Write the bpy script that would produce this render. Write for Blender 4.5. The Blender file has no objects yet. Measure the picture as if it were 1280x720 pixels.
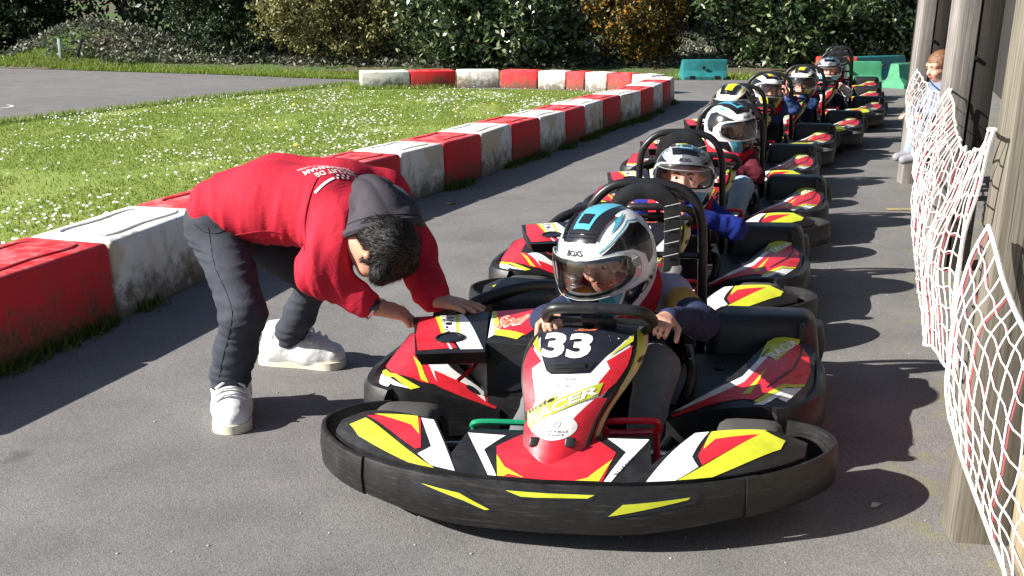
import bpy, bmesh, math, random
import numpy as np
from mathutils import Vector, Matrix, Quaternion, noise
from mathutils.bvhtree import BVHTree
from mathutils.geometry import tessellate_polygon
R = math.radians
random.seed(7); rng = np.random.default_rng(7)
scene = bpy.context.scene; COL = scene.collection

# ---------------------------------------------------------------- camera, sky, sun, exposure
cam = bpy.data.cameras.new('camera'); cam.lens = 37.46; cam.sensor_width = 36; cam.clip_start = .05; cam.clip_end = 500
cam_o = bpy.data.objects.new('camera', cam); COL.objects.link(cam_o)
cam_o.location = (0, 0, 1.30); cam_o.rotation_euler = (R(90 - 14.8), 0, 0); scene.camera = cam_o
SUN_DIR = Vector((1.6, .45, -1.0)).normalized()           # the way the light travels
world = bpy.data.worlds.new('World'); scene.world = world; world.use_nodes = True
wn = world.node_tree.nodes; wl = world.node_tree.links
sky = wn.new('ShaderNodeTexSky'); sky.sky_type = 'NISHITA'; sky.sun_disc = False
sky.sun_elevation = math.asin(-SUN_DIR.z); sky.sun_rotation = math.atan2(-SUN_DIR.x, -SUN_DIR.y)
wl.new(sky.outputs[0], wn['Background'].inputs[0]); wn['Background'].inputs[1].default_value = .052
sun = bpy.data.lights.new('sun', 'SUN'); sun.energy = 5.0; sun.angle = R(.5); sun.color = (1, .95, .88)
sun_o = bpy.data.objects.new('sun', sun); COL.objects.link(sun_o); sun_o.location = (-8, -3, 9)
sun_o.rotation_euler = SUN_DIR.to_track_quat('-Z', 'Y').to_euler()
vs = scene.view_settings; vs.view_transform = 'Standard'; vs.look = 'None'; vs.exposure = 1.22; vs.gamma = 1
scene.render.engine = 'CYCLES'; scene.cycles.max_bounces = 6; scene.cycles.use_denoising = True

# ---------------------------------------------------------------- materials
def lin(c):
    if isinstance(c, str): c = tuple(int(c[i:i+2], 16) / 255 for i in (0, 2, 4))
    else: return tuple(c)
    return tuple(x / 12.92 if x <= .04045 else ((x + .055) / 1.055) ** 2.4 for x in c)
class NT:
    def __init__(s, m): s.t = m.node_tree; s.n = s.t.nodes; s.l = s.t.links; s.b = s.n['Principled BSDF']
    def new(s, k, **kw):
        o = s.n.new('ShaderNode' + k)
        for a, v in kw.items(): setattr(o, a, v)
        return o
    def link(s, a, b): s.l.new(a, b)
    def coord(s, kind='Object'): return s.new('TexCoord').outputs[kind]
    def noise(s, vec, scale, detail=4, rough=.55):
        n = s.new('TexNoise'); n.inputs['Scale'].default_value = scale; n.inputs['Detail'].default_value = detail
        n.inputs['Roughness'].default_value = rough; s.link(vec, n.inputs['Vector']); return n.outputs['Fac']
    def ramp(s, fac, stops):
        r = s.new('ValToRGB'); e = r.color_ramp.elements
        while len(e) < len(stops): e.new(.5)
        for i, (p, c) in enumerate(stops): e[i].position = p; e[i].color = (*c, 1) if len(c) == 3 else c
        s.link(fac, r.inputs[0]); return r.outputs[0]
    def mix(s, fac, a, b, mode='MIX'):
        m = s.new('Mix', data_type='RGBA', blend_type=mode)
        for sock, v in ((m.inputs[0], fac), (m.inputs[6], a), (m.inputs[7], b)):
            if hasattr(v, 'is_linked'): s.link(v, sock)
            elif isinstance(v, (int, float)): sock.default_value = v
            else: sock.default_value = (*v, 1)
        return m.outputs[2]
    def math(s, op, a, b=None):
        m = s.new('Math', operation=op)
        for sock, v in ((m.inputs[0], a), (m.inputs[1], b)):
            if v is None: continue
            if hasattr(v, 'is_linked'): s.link(v, sock)
            else: sock.default_value = v
        return m.outputs[0]
    def bump(s, h, strength, dist=.01):
        b = s.new('Bump'); b.inputs['Strength'].default_value = strength; b.inputs['Distance'].default_value = dist
        s.link(h, b.inputs['Height']); s.link(b.outputs[0], s.b.inputs['Normal'])
MATS = {}
def mat(name, col, rough=.5, metal=0, var=.12, vscale=9, bump=0, bscale=60, rvar=0, coat=0, spec=.5):
    if name in MATS: return MATS[name]
    m = bpy.data.materials.new(name); m.use_nodes = True; t = NT(m); c = lin(col)
    co = t.coord(); b = t.b
    b.inputs['Roughness'].default_value = rough; b.inputs['Metallic'].default_value = metal
    b.inputs['Specular IOR Level'].default_value = spec
    if coat: b.inputs['Coat Weight'].default_value = coat; b.inputs['Coat Roughness'].default_value = .052
    if var:
        f = t.noise(co, vscale, 5, .6)
        t.link(t.ramp(f, [(.3, tuple(x * (1 - var) for x in c)), (.7, tuple(min(1, x * (1 + var)) for x in c))]), b.inputs['Base Color'])
    else: b.inputs['Base Color'].default_value = (*c, 1)
    if rvar:
        f = t.noise(co, vscale * 3, 5, .6)
        t.link(t.ramp(f, [(.3, (max(.03, rough - rvar),) * 3), (.7, (min(1, rough + rvar),) * 3)]), b.inputs['Roughness'])
    if bump: t.bump(t.noise(co, bscale, 4, .6), bump, .01)
    MATS[name] = m; return m

def leafmat(name, cols, rough=.5, trans=.25, spec=.5):
    if name in MATS: return MATS[name]
    m = bpy.data.materials.new(name); m.use_nodes = True; t = NT(m)
    g = t.new('NewGeometry'); cols = [lin(c) for c in cols]
    c = t.ramp(g.outputs['Random Per Island'], [(i / max(1, len(cols) - 1), x) for i, x in enumerate(cols)])
    t.link(c, t.b.inputs['Base Color']); t.b.inputs['Roughness'].default_value = rough; t.b.inputs['Specular IOR Level'].default_value = spec
    if trans:
        tr = t.new('BsdfTranslucent'); t.link(c, tr.inputs[0]); mx = t.new('MixShader'); mx.inputs[0].default_value = trans
        t.link(t.b.outputs[0], mx.inputs[1]); t.link(tr.outputs[0], mx.inputs[2]); t.link(mx.outputs[0], t.n['Material Output'].inputs[0])
    MATS[name] = m; return m

# plastics / paints of the karts
def plastic(name, col, rough=.42, scuff=.25):
    m = bpy.data.materials.new(name); m.use_nodes = True; t = NT(m); c = lin(col); co = t.coord()
    f = t.noise(co, 14, 6, .65); s = t.new('Mapping'); s.inputs['Scale'].default_value = (2.2, 2.2, 34); t.link(co, s.inputs[0])
    g = t.noise(s.outputs[0], 5, 6, .7); k = t.math('MULTIPLY', t.ramp(g, [(.54, (0,)*3), (.80, (1,)*3)]), scuff)
    base = t.ramp(f, [(.3, tuple(x * .85 for x in c)), (.7, tuple(x * 1.2 for x in c))])
    base = t.mix(k, base, (.32, .31, .30))
    if scuff > .18:                                        # dried mud and rubbed patches on the bumpers
        base = t.mix(t.ramp(t.noise(co, 4.5, 6, .7), [(.62, (0,)*3), (.76, (.30,)*3)]), base, (.15, .12, .09))
    t.link(base, t.b.inputs['Base Color'])
    t.link(t.ramp(f, [(.3, (rough - .1,)*3), (.7, (rough + .16,)*3)]), t.b.inputs['Roughness'])
    t.bump(f, .08, .004); MATS[name] = m; return m
M_BLACK = plastic('black_plastic', (.010, .010, .011), .40, .08)
M_BUMP = plastic('bumper_plastic', (.010, .010, .0105), .43, .19)
M_DARK = mat('dark_metal', (.018, .018, .02), .38, .3)
M_TYRE = mat('tyre_rubber', (.05, .049, .047), .8, bump=.15, bscale=120)
M_RED = plastic('red_vinyl', (.56, .020, .034), .30, .10)
M_YEL = plastic('yellow_vinyl', (.50, .53, .03), .38, .14)
M_WHITE = plastic('white_vinyl', (.74, .74, .73), .34, .06)
M_INK = plastic('ink_vinyl', (.013, .014, .022), .34, .05)
M_CREAM = mat('cream_plastic', (.62, .55, .27), .5)
M_ORANGE = mat('orange_vinyl', (.75, .20, .10), .4)
M_GREY = mat('grey_vinyl', (.35, .36, .37), .4)
M_STEEL = mat('steel', (.45, .45, .46), .3, .95)
M_TUBER = mat('red_paint', (.6, .012, .025), .3, coat=.4)
M_TUBEG = mat('green_paint', (.01, .27, .12), .3, coat=.4)
M_CHROME = mat('chrome', (.6, .6, .6), .15, 1)

# ---------------------------------------------------------------- mesh helpers
XF = None                                                  # optional map applied to vertices of what is being built
def link(o, parent=None):
    COL.objects.link(o)
    if parent is not None: o.parent = parent
    return o
def tag(o, label=None, cat=None, group=None, kind=None):
    if label: o['label'] = label
    if cat: o['category'] = cat
    if group: o['group'] = group
    if kind: o['kind'] = kind
    return o
def empty(name, loc=(0, 0, 0), rz=0, label=None, cat=None, group=None):
    o = bpy.data.objects.new(name, None); link(o); o.location = loc; o.rotation_euler = (0, 0, rz); o.empty_display_size = .1
    return tag(o, label, cat, group)
def mesh(name, V, F, m, parent=None, smooth=40, mats=None, fm=None):
    if XF: V = [XF(*v) for v in V]
    me = bpy.data.meshes.new(name); me.from_pydata([tuple(v) for v in V], [], [tuple(f) for f in F])
    for x in ([m] if mats is None else mats): me.materials.append(x)
    if fm is not None: me.polygons.foreach_set('material_index', fm)
    if smooth:
        me.polygons.foreach_set('use_smooth', [True] * len(me.polygons)); me.set_sharp_from_angle(angle=R(smooth))
    me.update()
    return link(bpy.data.objects.new(name, me), parent)
def merge(*parts):
    V, F = [], []
    for v, f in parts:
        k = len(V); V += list(v); F += [tuple(i + k for i in q) for q in f]
    return V, F
def tube(pts, r, n=8, closed=False, cap=True):
    P = [Vector(p) for p in pts]; N = len(P); rr = r if isinstance(r, (list, tuple)) else [r] * N
    V, F = [], []; prev = None
    for i in range(N):
        if closed: d = P[(i + 1) % N] - P[i - 1]
        else: d = P[min(i + 1, N - 1)] - P[max(i - 1, 0)]
        d.normalize()
        if prev is None:
            a = Vector((0, 0, 1)) if abs(d.z) < .9 else Vector((1, 0, 0)); a = (a - d * a.dot(d)).normalized()
        else:
            a = prev - d * prev.dot(d); a.normalize()
        prev = a; b = d.cross(a)
        for k in range(n):
            t = 2 * math.pi * k / n; V.append(P[i] + (a * math.cos(t) + b * math.sin(t)) * rr[i])
    for i in range(N if closed else N - 1):
        for k in range(n):
            j = (i + 1) % N; F.append((i*n + k, i*n + (k+1) % n, j*n + (k+1) % n, j*n + k))
    if cap and not closed: F.append(tuple(range(n))[::-1]); F.append(tuple((N-1)*n + k for k in range(n)))
    return V, F
def curve(pts, n=6, closed=False):
    P = [Vector(p) for p in pts]; N = len(P); out = []
    for i in range(N if closed else N - 1):
        g = (lambda k: P[k % N]) if closed else (lambda k: P[max(0, min(N - 1, k))])
        a, b, c, d = g(i - 1), g(i), g(i + 1), g(i + 2)
        for k in range(n):
            t = k / n
            out.append(.5 * ((2*b) + (c - a)*t + (2*a - 5*b + 4*c - d)*t*t + (3*b - a - 3*c + d)*t*t*t))
    if not closed: out.append(P[-1])
    return out
def box(x0, x1, y0, y1, z0, z1, bev=.01, seg=2):
    bm = bmesh.new(); bmesh.ops.create_cube(bm, size=1)
    for v in bm.verts: v.co = Vector(((x0+x1)/2 + v.co.x*(x1-x0), (y0+y1)/2 + v.co.y*(y1-y0), (z0+z1)/2 + v.co.z*(z1-z0)))
    if bev: bmesh.ops.bevel(bm, geom=bm.edges[:], offset=bev, segments=seg, affect='EDGES', profile=.5)
    V = [v.co.copy() for v in bm.verts]; F = [[v.index for v in f.verts] for f in bm.faces]; bm.free(); return V, F
def obox(c, ax, half, bev=.006, seg=1):
    V, F = box(-half[0], half[0], -half[1], half[1], -half[2], half[2], bev, seg); m = ax; c = Vector(c)
    return [c + m @ v for v in V], F
def lathe(prof, n=28, axis='x', c=(0, 0, 0)):
    V, F = [], []; k = len(prof)
    for i in range(n):
        t = 2*math.pi*i/n
        for (a, r) in prof:
            p = (a, r*math.cos(t), r*math.sin(t)) if axis == 'x' else ((r*math.cos(t), a, r*math.sin(t)) if axis == 'y' else (r*math.cos(t), r*math.sin(t), a))
            V.append(Vector(p) + Vector(c))
    for i in range(n):
        for j in range(k - 1):
            i2 = (i + 1) % n; F.append((i*k + j, i*k + j + 1, i2*k + j + 1, i2*k + j))
    return V, F
def grid(fn, nu, nv, u0=0, u1=1, v0=0, v1=1):
    V = [fn(u0 + (u1-u0)*i/nu, v0 + (v1-v0)*j/nv) for j in range(nv + 1) for i in range(nu + 1)]
    F = [(j*(nu+1) + i, j*(nu+1) + i + 1, (j+1)*(nu+1) + i + 1, (j+1)*(nu+1) + i) for j in range(nv) for i in range(nu)]
    return V, F
def solid(fn, nu, nv, low, u0=0, u1=1, v0=0, v1=1):
    """patch with walls dropped from its rim; low maps a rim point to its wall foot"""
    V, F = grid(fn, nu, nv, u0, u1, v0, v1); w = nu + 1
    rim = [i for i in range(nu)] + [j*w + nu for j in range(nv)] + [nv*w + i for i in range(nu, 0, -1)] + [j*w for j in range(nv, 0, -1)]
    k = len(V); V = list(V) + [low(V[i]) for i in rim]; n = len(rim)
    for a in range(n):
        b = (a + 1) % n; F.append((rim[b], rim[a], k + a, k + b))
    F.append(tuple(k + a for a in range(n))); return V, F
def sweep(path, normal, prof, cap=True):
    """closed profile of (offset along normal, z) swept on plan path points"""
    V, F = [], []; k = len(prof); n = len(path)
    for (x, y), (nx, ny) in zip(path, normal):
        for o, zz in prof: V.append((x + nx*o, y + ny*o, zz))
    for i in range(n - 1):
        for j in range(k):
            j2 = (j + 1) % k; F.append((i*k + j, i*k + j2, (i+1)*k + j2, (i+1)*k + j))
    if cap: F.append(tuple(range(k))[::-1]); F.append(tuple((n-1)*k + j for j in range(k)))
    return V, F
def refine(V2, F2, maxlen):
    bm = bmesh.new(); vs_ = [bm.verts.new((p[0], p[1], 0)) for p in V2]
    for f in F2:
        try: bm.faces.new([vs_[i] for i in f])
        except ValueError: pass
    bmesh.ops.triangulate(bm, faces=bm.faces[:])
    for _ in range(5):
        es = [e for e in bm.edges if e.calc_length() > maxlen]
        if not es or len(bm.faces) > 3000: break
        bmesh.ops.subdivide_edges(bm, edges=es, cuts=1); bmesh.ops.triangulate(bm, faces=bm.faces[:])
    bm.verts.index_update()
    o = [(v.co.x, v.co.y) for v in bm.verts], [[v.index for v in f.verts] for f in bm.faces]; bm.free(); return o
def on_surface(fn, uv, off, hint):
    out = []; e = 2e-3
    for u, v in uv:
        p = Vector(fn(u, v)); a = Vector(fn(u + e, v)) - Vector(fn(u - e, v)); b = Vector(fn(u, v + e)) - Vector(fn(u, v - e))
        n = a.cross(b)
        if n.length < 1e-12: n = Vector(hint)
        n.normalize(); h = Vector(hint) if not callable(hint) else Vector(hint(p))
        if n.dot(h) < 0: n = -n
        out.append(p + n * off)
    return out
def decal(name, fn, polys, m, parent, off=.0012, hint=(0, -.4, 1), maxlen=.12):
    for poly in polys:
        t = tessellate_polygon([[Vector((u, v, 0)) for u, v in poly]])
        V, F = refine(poly, t, maxlen); o = mesh(name, on_surface(fn, V, off, hint), F, m, parent)
    return o
_tc = {}
def text2d(s, bold=.0, shear=0):
    key = (s, bold, shear)
    if key in _tc: return _tc[key]
    cu = bpy.data.curves.new('t', 'FONT'); cu.body = s; cu.offset = bold; cu.shear = shear; cu.resolution_u = 3; cu.fill_mode = 'FRONT'
    o = bpy.data.objects.new('t', cu); COL.objects.link(o); dg = bpy.context.evaluated_depsgraph_get(); me = bpy.data.meshes.new_from_object(o.evaluated_get(dg))
    V = np.array([v.co[:2] for v in me.vertices]); F = [list(p.vertices) for p in me.polygons]
    V = (V - V.min(0)) / (V.max(0) - V.min(0)); bpy.data.objects.remove(o); bpy.data.curves.remove(cu); bpy.data.meshes.remove(me)
    _tc[key] = ([tuple(p) for p in V], F); return _tc[key]
def text_on(name, s, fn, quad, m, parent, off=.002, hint=(0, -.4, 1), bold=.02, shear=0, maxlen=.2):
    V, F = text2d(s, bold, shear); V, F = refine(V, F, maxlen); (bl, br, tr, tl) = quad
    uv = [tuple((bl[k]*(1-a) + br[k]*a)*(1-b) + (tl[k]*(1-a) + tr[k]*a)*b for k in (0, 1)) for a, b in V]
    return mesh(name, on_surface(fn, uv, off, hint), F, m, parent, smooth=0)
def ring2(cx, cy, rx, ry, n=28): return [(cx + rx*math.cos(2*math.pi*i/n), cy + ry*math.sin(2*math.pi*i/n)) for i in range(n)]

# ---------------------------------------------------------------- bodies: smooth unions of tapered limbs, skinned as one surface
def surfnet(f, org, h):
    s = f < 0; nx, ny, nz = f.shape
    c = np.zeros((nx-1, ny-1, nz-1), int)
    for dx in (0, 1):
        for dy in (0, 1):
            for dz in (0, 1): c += s[dx:nx-1+dx, dy:ny-1+dy, dz:nz-1+dz]
    act = (c > 0) & (c < 8); idx = -np.ones(act.shape, int); cells = np.argwhere(act); idx[act] = np.arange(len(cells))
    acc = np.zeros((len(cells), 3)); cnt = np.zeros(len(cells))
    for ax in range(3):
        o1, o2 = [k for k in range(3) if k != ax]
        for a in (0, 1):
            for b in (0, 1):
                p = cells.copy(); p[:, o1] += a; p[:, o2] += b; q = p.copy(); q[:, ax] += 1
                fp = f[tuple(p.T)]; fq = f[tuple(q.T)]; m = (fp < 0) != (fq < 0)
                t = np.where(m, fp / np.where(m, fp - fq, 1), 0); pt = p.astype(float); pt[:, ax] += t
                acc[m] += pt[m]; cnt[m] += 1
    V = acc / cnt[:, None] * h + org; Q = []
    for ax in range(3):
        o1, o2 = [(1, 2), (2, 0), (0, 1)][ax]
        lo = [slice(None)]*3; hi = [slice(None)]*3; lo[ax] = slice(0, -1); hi[ax] = slice(1, None)
        e = np.argwhere(s[tuple(lo)] != s[tuple(hi)])
        e = e[(e[:, o1] > 0) & (e[:, o2] > 0) & (e[:, o1] < f.shape[o1]-1) & (e[:, o2] < f.shape[o2]-1)]
        ins = s[tuple(e.T)]; qs = []
        for a, b in ((-1, -1), (0, -1), (0, 0), (-1, 0)):
            p = e.copy(); p[:, o1] += a; p[:, o2] += b; qs.append(idx[tuple(p.T)])
        q = np.stack(qs, 1); q[~ins] = q[~ins][:, ::-1]; Q.append(q)
    return V, np.concatenate(Q)
def cone(a, b, ra, rb=None, k=None): return ('c', np.array(a, float), np.array(b, float), ra, ra if rb is None else rb, k)
def ell(c, r, rot=None, k=None): return ('e', np.array(c, float), np.array(r, float), np.eye(3) if rot is None else np.array(rot), k)
def chain(*pr, k=None):
    return [cone(pr[i][:3], pr[i+1][:3], pr[i][3], pr[i+1][3], k) for i in range(len(pr) - 1)]
def skin(prims, h=.01, k=.03, cut=None):
    lo = np.full(3, 1e9); hi = -lo
    for p in prims:
        r = max(p[3], p[4]) if p[0] == 'c' else max(p[2])
        for q in ((p[1], p[2]) if p[0] == 'c' else (p[1],)): lo = np.minimum(lo, q - r); hi = np.maximum(hi, q + r)
    lo -= 4*h; hi += 4*h; n = np.ceil((hi - lo) / h).astype(int) + 1; f = np.full(n, .2)
    ax = [lo[i] + h*np.arange(n[i]) for i in range(3)]
    for p in prims:
        kk = p[-1] or k; r = max(p[3], p[4]) if p[0] == 'c' else max(p[2]); m = r + kk + 3*h
        qs = (p[1], p[2]) if p[0] == 'c' else (p[1],); a = np.min(qs, 0) - m; b = np.max(qs, 0) + m
        sl = tuple(slice(max(0, int((a[i]-lo[i])/h)), min(n[i], int((b[i]-lo[i])/h) + 2)) for i in range(3))
        X = np.stack(np.meshgrid(*[ax[i][sl[i]] for i in range(3)], indexing='ij'), -1)
        if p[0] == 'c':
            d = p[2] - p[1]; L = d @ d or 1e-9; t = np.clip(((X - p[1]) @ d) / L, 0, 1)
            g = np.linalg.norm(X - p[1] - t[..., None]*d, axis=-1) - (p[3] + (p[4] - p[3])*t)
        else:
            Y = (X - p[1]) @ p[3] / p[2]; l = np.linalg.norm(Y, axis=-1); l2 = np.linalg.norm(Y / p[2], axis=-1) + 1e-9; g = l*(l - 1)/l2
        o = f[sl]; hh = np.clip(.5 + .5*(o - g)/kk, 0, 1); f[sl] = o*(1-hh) + g*hh - kk*hh*(1-hh)
    if cut is not None:
        X = np.stack(np.meshgrid(*ax, indexing='ij'), -1)
        for c in cut: f = np.maximum(f, (X - np.array(c[0])) @ np.array(c[1], float))
    return surfnet(f, lo, h)
def body(name, prims, m, parent, h=.01, k=.03, folds=0, fscale=14, cut=None, mats=None, fm=None, aniso=(1, 1, 1), seed=0, mask=None):
    V, Q = skin(prims, h, k, cut)
    if folds:
        N = np.zeros_like(V); a, b, c, d = (V[Q[:, i]] for i in range(4)); fn_ = np.cross(c - a, d - b)
        for i in range(4): np.add.at(N, Q[:, i], fn_)
        N /= np.linalg.norm(N, axis=1)[:, None] + 1e-9
        s = Vector((seed*3.1, seed*1.7, seed*.9)); D = np.empty(len(V))
        for i, p in enumerate(V):
            q = Vector((p[0]*aniso[0], p[1]*aniso[1], p[2]*aniso[2]))*fscale + s
            w = noise.noise(q*.45)*1.2; q2 = q + Vector((w, -w, w))
            D[i] = ((1 - abs(noise.noise(q2))*2.4)*.6 + noise.noise(q2*2.3)*.25)*(mask(p) if mask else 1)
        V = V + N*(D*folds)[:, None]
    return mesh(name, V.tolist(), Q.tolist(), m, parent, smooth=80, mats=mats, fm=None if fm is None else fm(V, Q))
def hand_prims(w, d, up, side, s=1, curl=.5, spread=.16, thumb=1.0):
    """wrist, pointing direction, back-of-hand normal; side +1 puts the thumb on d x up"""
    w = Vector(w); d = Vector(d).normalized(); up = Vector(up); up = (up - d*up.dot(d)).normalized(); t = d.cross(up)*side
    P = []; kn = []
    for i, o in enumerate((.026, .009, -.008, -.024)):
        b = w + d*(.078 - .004*abs(i - 1))*s + t*o*s; kn.append(b); P.append(cone(w + d*.012*s + t*o*.55*s, b, .015*s, .0115*s, .012*s))
    for i, (b, L) in enumerate(zip(kn, (.068, .076, .071, .055))):
        a = (1.5 - i)*spread*.5; dd = (d*math.cos(a) + t*math.sin(a)).normalized(); p = b; r = .0092*s; ang = curl*.35
        for j, fr in enumerate((.45, .31, .24)):
            v = dd*math.cos(ang) - up*math.sin(ang); q = p + v*L*fr*s; P.append(cone(p, q, r, r*.92, .003*s)); p = q; r *= .92; ang += curl*(.9 if j == 0 else .75)
    b = w + d*.022*s + t*.022*s; v1 = (d*.62 + t*.75*thumb - up*.25).normalized(); v2 = (d*.9 + t*.3*thumb - up*(.15 + .5*curl)).normalized()
    p = b + v1*.042*s; P += [cone(b, p, .0145*s, .0115*s, .008*s), cone(p, p + v2*.03*s, .0112*s, .010*s, .003*s), cone(p + v2*.03*s, p + v2*.052*s, .010*s, .0085*s, .003*s)]
    return P
# ---- kart and setting surfaces
def itp(t, pts):
    """smooth (Catmull-Rom) interpolation of rows (t, a, b, ...) at t"""
    n = len(pts); t = max(pts[0][0], min(pts[-1][0], t)); i = 0
    while i < n - 2 and t > pts[i + 1][0]: i += 1
    p0, p1 = pts[i], pts[i + 1]; h = p1[0] - p0[0]; s = (t - p0[0]) / h; out = []
    for k in range(1, len(p0)):
        d = (p1[k] - p0[k]) / h
        m0 = d if i == 0 else (p1[k] - pts[i - 1][k]) / (p1[0] - pts[i - 1][0])
        m1 = d if i == n - 2 else (pts[i + 2][k] - p0[k]) / (pts[i + 2][0] - p0[0])
        a, b = s * s, s * s * s
        out.append((2*b - 3*a + 1)*p0[k] + (b - 2*a + s)*h*m0 + (3*a - 2*b)*p1[k] + (b - a)*h*m1)
    return out[0] if len(out) == 1 else tuple(out)

BUMP = [(0, 0, -.105), (.2, .22, -.088), (.36, .40, -.035), (.52, .55, .055), (.66, .655, .17),
        (.78, .69, .27), (.9, .65, .365), (1, .565, .41)]
def bump_xy(s):                       # s -1..1 along the front bumper
    x, y = itp(abs(s), BUMP); return (x if s >= 0 else -x), y
def bump_n(s):
    x0, y0 = bump_xy(s - .01); x1, y1 = bump_xy(s + .01)
    dx, dy = x1 - x0, y1 - y0; l = math.hypot(dx, dy) or 1
    return dy / l, -dx / l
def bump_fn(s, h):                    # outer face
    x, y = bump_xy(s); nx, ny = bump_n(s); o = .007 * math.sin(math.pi * max(0, min(1, h)))
    z0 = itp(abs(s), [(0, .058), (.2, .06), (.4, .078), (.6, .08), (.8, .072), (1, .06)])
    return x + nx * o, y + ny * o, z0 + (.185 - z0) * h
def bump_y(x):
    return itp(abs(x), [(b[1], b[2]) for b in BUMP[:5]])
def wing_fn(sg):
    def f(u, v):
        xf = .215 + .40 * u; yf = bump_y(xf) + .022
        r = itp(u, [(0, .34, .145, .240), (.45, .45, .17, .246), (.8, .545, .19, .236), (1, .62, .215, .2)])
        return sg * (xf + (r[0] - xf) * v), yf + (r[1] - yf) * v, .19 + (r[2] - .19) * v + .008 * math.sin(math.pi * v)
    return f
def nose_fn(u, v):
    x = u * (.262 - .03 * v); yf = bump_y(x) + .022
    return x, yf + (.09 - yf) * v, .19 + .05 * v + .012 * math.sin(math.pi * v) * (1 - u * u)
def nassau_fn(u, v):
    c = itp(v, [(0, .0, -.045, .205), (.12, .002, -.025, .225), (.35, .006, .04, .295), (.65, .014, .14, .385), (.88, .022, .235, .448), (1, .026, .30, .468)])
    w = itp(v, [(0, .045), (.06, .072), (.15, .083), (.35, .093), (.65, .136), (.8, .142), (1, .120)])
    return c[0] + u * w, c[1] + .035 * u * u + .01 * abs(u), c[2] - .012 * u * u
def pod_fn(sg):
    X0, X1 = (.22, .63) if sg > 0 else (.27, .69)
    def f(u, v):
        fr = itp(u, [(0, .495), (.25, .475), (.5, .455), (.75, .46), (.9, .52), (1, .64)])
        re = itp(u, [(0, .515), (.2, .59), (.42, .70), (.56, .86), (.66, .965), (.8, .985), (.92, .975), (1, .90)])
        zf = itp(u, [(0, .135), (.4, .19), (.7, .205), (1, .185)]); zr = itp(u, [(0, .14), (.4, .21), (.7, .25), (1, .235)])
        return sg * (X0 + (X1 - X0) * u), fr + (re - fr) * v, zf + (zr - zf) * v + .02 * math.sin(math.pi * v) * u * (1.15 - u)
    return f
def quad_fn(a, b, c, d, bulge=.01):   # a front-left, b front-right, c rear-right, d rear-left
    def f(u, v):
        p = [(a[i]*(1-u) + b[i]*u)*(1-v) + (d[i]*(1-u) + c[i]*u)*v for i in range(3)]
        return p[0], p[1], p[2] + bulge * math.sin(math.pi*max(0,min(1,u))) * math.sin(math.pi*max(0,min(1,v)))
    return f
cover_fn = quad_fn((-.485, .395, .335), (-.295, .435, .338), (-.37, .73, .372), (-.60, .70, .355))
tank_fn = quad_fn((-.31, .50, .345), (-.16, .49, .345), (-.13, .74, .40), (-.36, .735, .375))
# ================================================================ SETTING
def asphalt():
    m = bpy.data.materials.new('asphalt'); m.use_nodes = True; t = NT(m); co = t.coord()
    big = t.noise(co, .35, 5, .6); mid = t.noise(co, 3.2, 5, .6); fine = t.noise(co, 330, 2, .7)
    vo = t.new('TexVoronoi'); vo.inputs['Scale'].default_value = 240; t.link(co, vo.inputs['Vector'])
    base = t.ramp(fine, [(.25, (.06, .06, .06)), (.5, (.13, .128, .126)), (.75, (.30, .295, .29))])
    base = t.mix(.45, base, t.ramp(vo.outputs['Color'], [(.2, (.08, .08, .08)), (.8, (.21, .205, .2))]))
    base = t.mix(.55, base, t.ramp(mid, [(.3, (.35, .35, .36)), (.7, (.62, .61, .6))]), 'OVERLAY')
    base = t.mix(.5, base, t.ramp(big, [(.35, (.40, .40, .41)), (.65, (.60, .59, .58))]), 'OVERLAY')
    # moss film along the shelter posts
    ms = t.noise(co, 5, 6, .7); sep = t.new('SeparateXYZ'); t.link(co, sep.inputs[0])
    d = t.math('SUBTRACT', t.math('MULTIPLY', sep.outputs[0], 2.9), sep.outputs[1])     # grows beside the posts' line
    k = t.math('MULTIPLY', t.ramp(t.math('ADD', t.math('MULTIPLY', d, .35), .2), [(.2, (0,)*3), (.55, (1,)*3)]), t.ramp(ms, [(.5, (0,)*3), (.68, (.75,)*3)]))
    base = t.mix(k, base, (.20, .19, .06))
    st = t.noise(co, 1.7, 6, .7); base = t.mix(t.ramp(st, [(.60, (0,)*3), (.74, (.25,)*3)]), base, (.27, .262, .245))       # dusty pale patches
    oil = t.noise(co, 2.9, 3, .5); base = t.mix(t.ramp(oil, [(.69, (0,)*3), (.74, (.5,)*3)]), base, (.05, .05, .052))       # old oil spots
    sp = t.new('TexVoronoi'); sp.inputs['Scale'].default_value = 55; t.link(co, sp.inputs['Vector'])
    base = t.mix(t.math('MULTIPLY', t.ramp(sp.outputs['Distance'], [(.05, (1,)*3), (.11, (0,)*3)]), t.ramp(sp.outputs['Color'], [(.72, (0,)*3), (.8, (.8,)*3)])), base, (.42, .40, .37))   # pale stones
    base = t.mix(1.0, base, (1.10, 1.095, 1.09), 'MULTIPLY'); t.link(base, t.b.inputs['Base Color'])
    t.b.inputs['Roughness'].default_value = .82; t.b.inputs['Specular IOR Level'].default_value = .3
    t.bump(vo.outputs['Distance'], .3, .003); return m
def flat(name, poly, z, m, kind='structure', cuts=0):
    t = tessellate_polygon([[Vector((x, y, 0)) for x, y in poly]]); o = mesh(name, [(x, y, z) for x, y in poly], t, m, smooth=0)
    for p in o.data.polygons:
        pass
    bm = bmesh.new(); bm.from_mesh(o.data); bmesh.ops.recalc_face_normals(bm, faces=bm.faces[:])
    if sum(f.normal.z for f in bm.faces) < 0: bmesh.ops.reverse_faces(bm, faces=bm.faces[:])
    bm.to_mesh(o.data); bm.free(); return tag(o, kind=kind)
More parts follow.
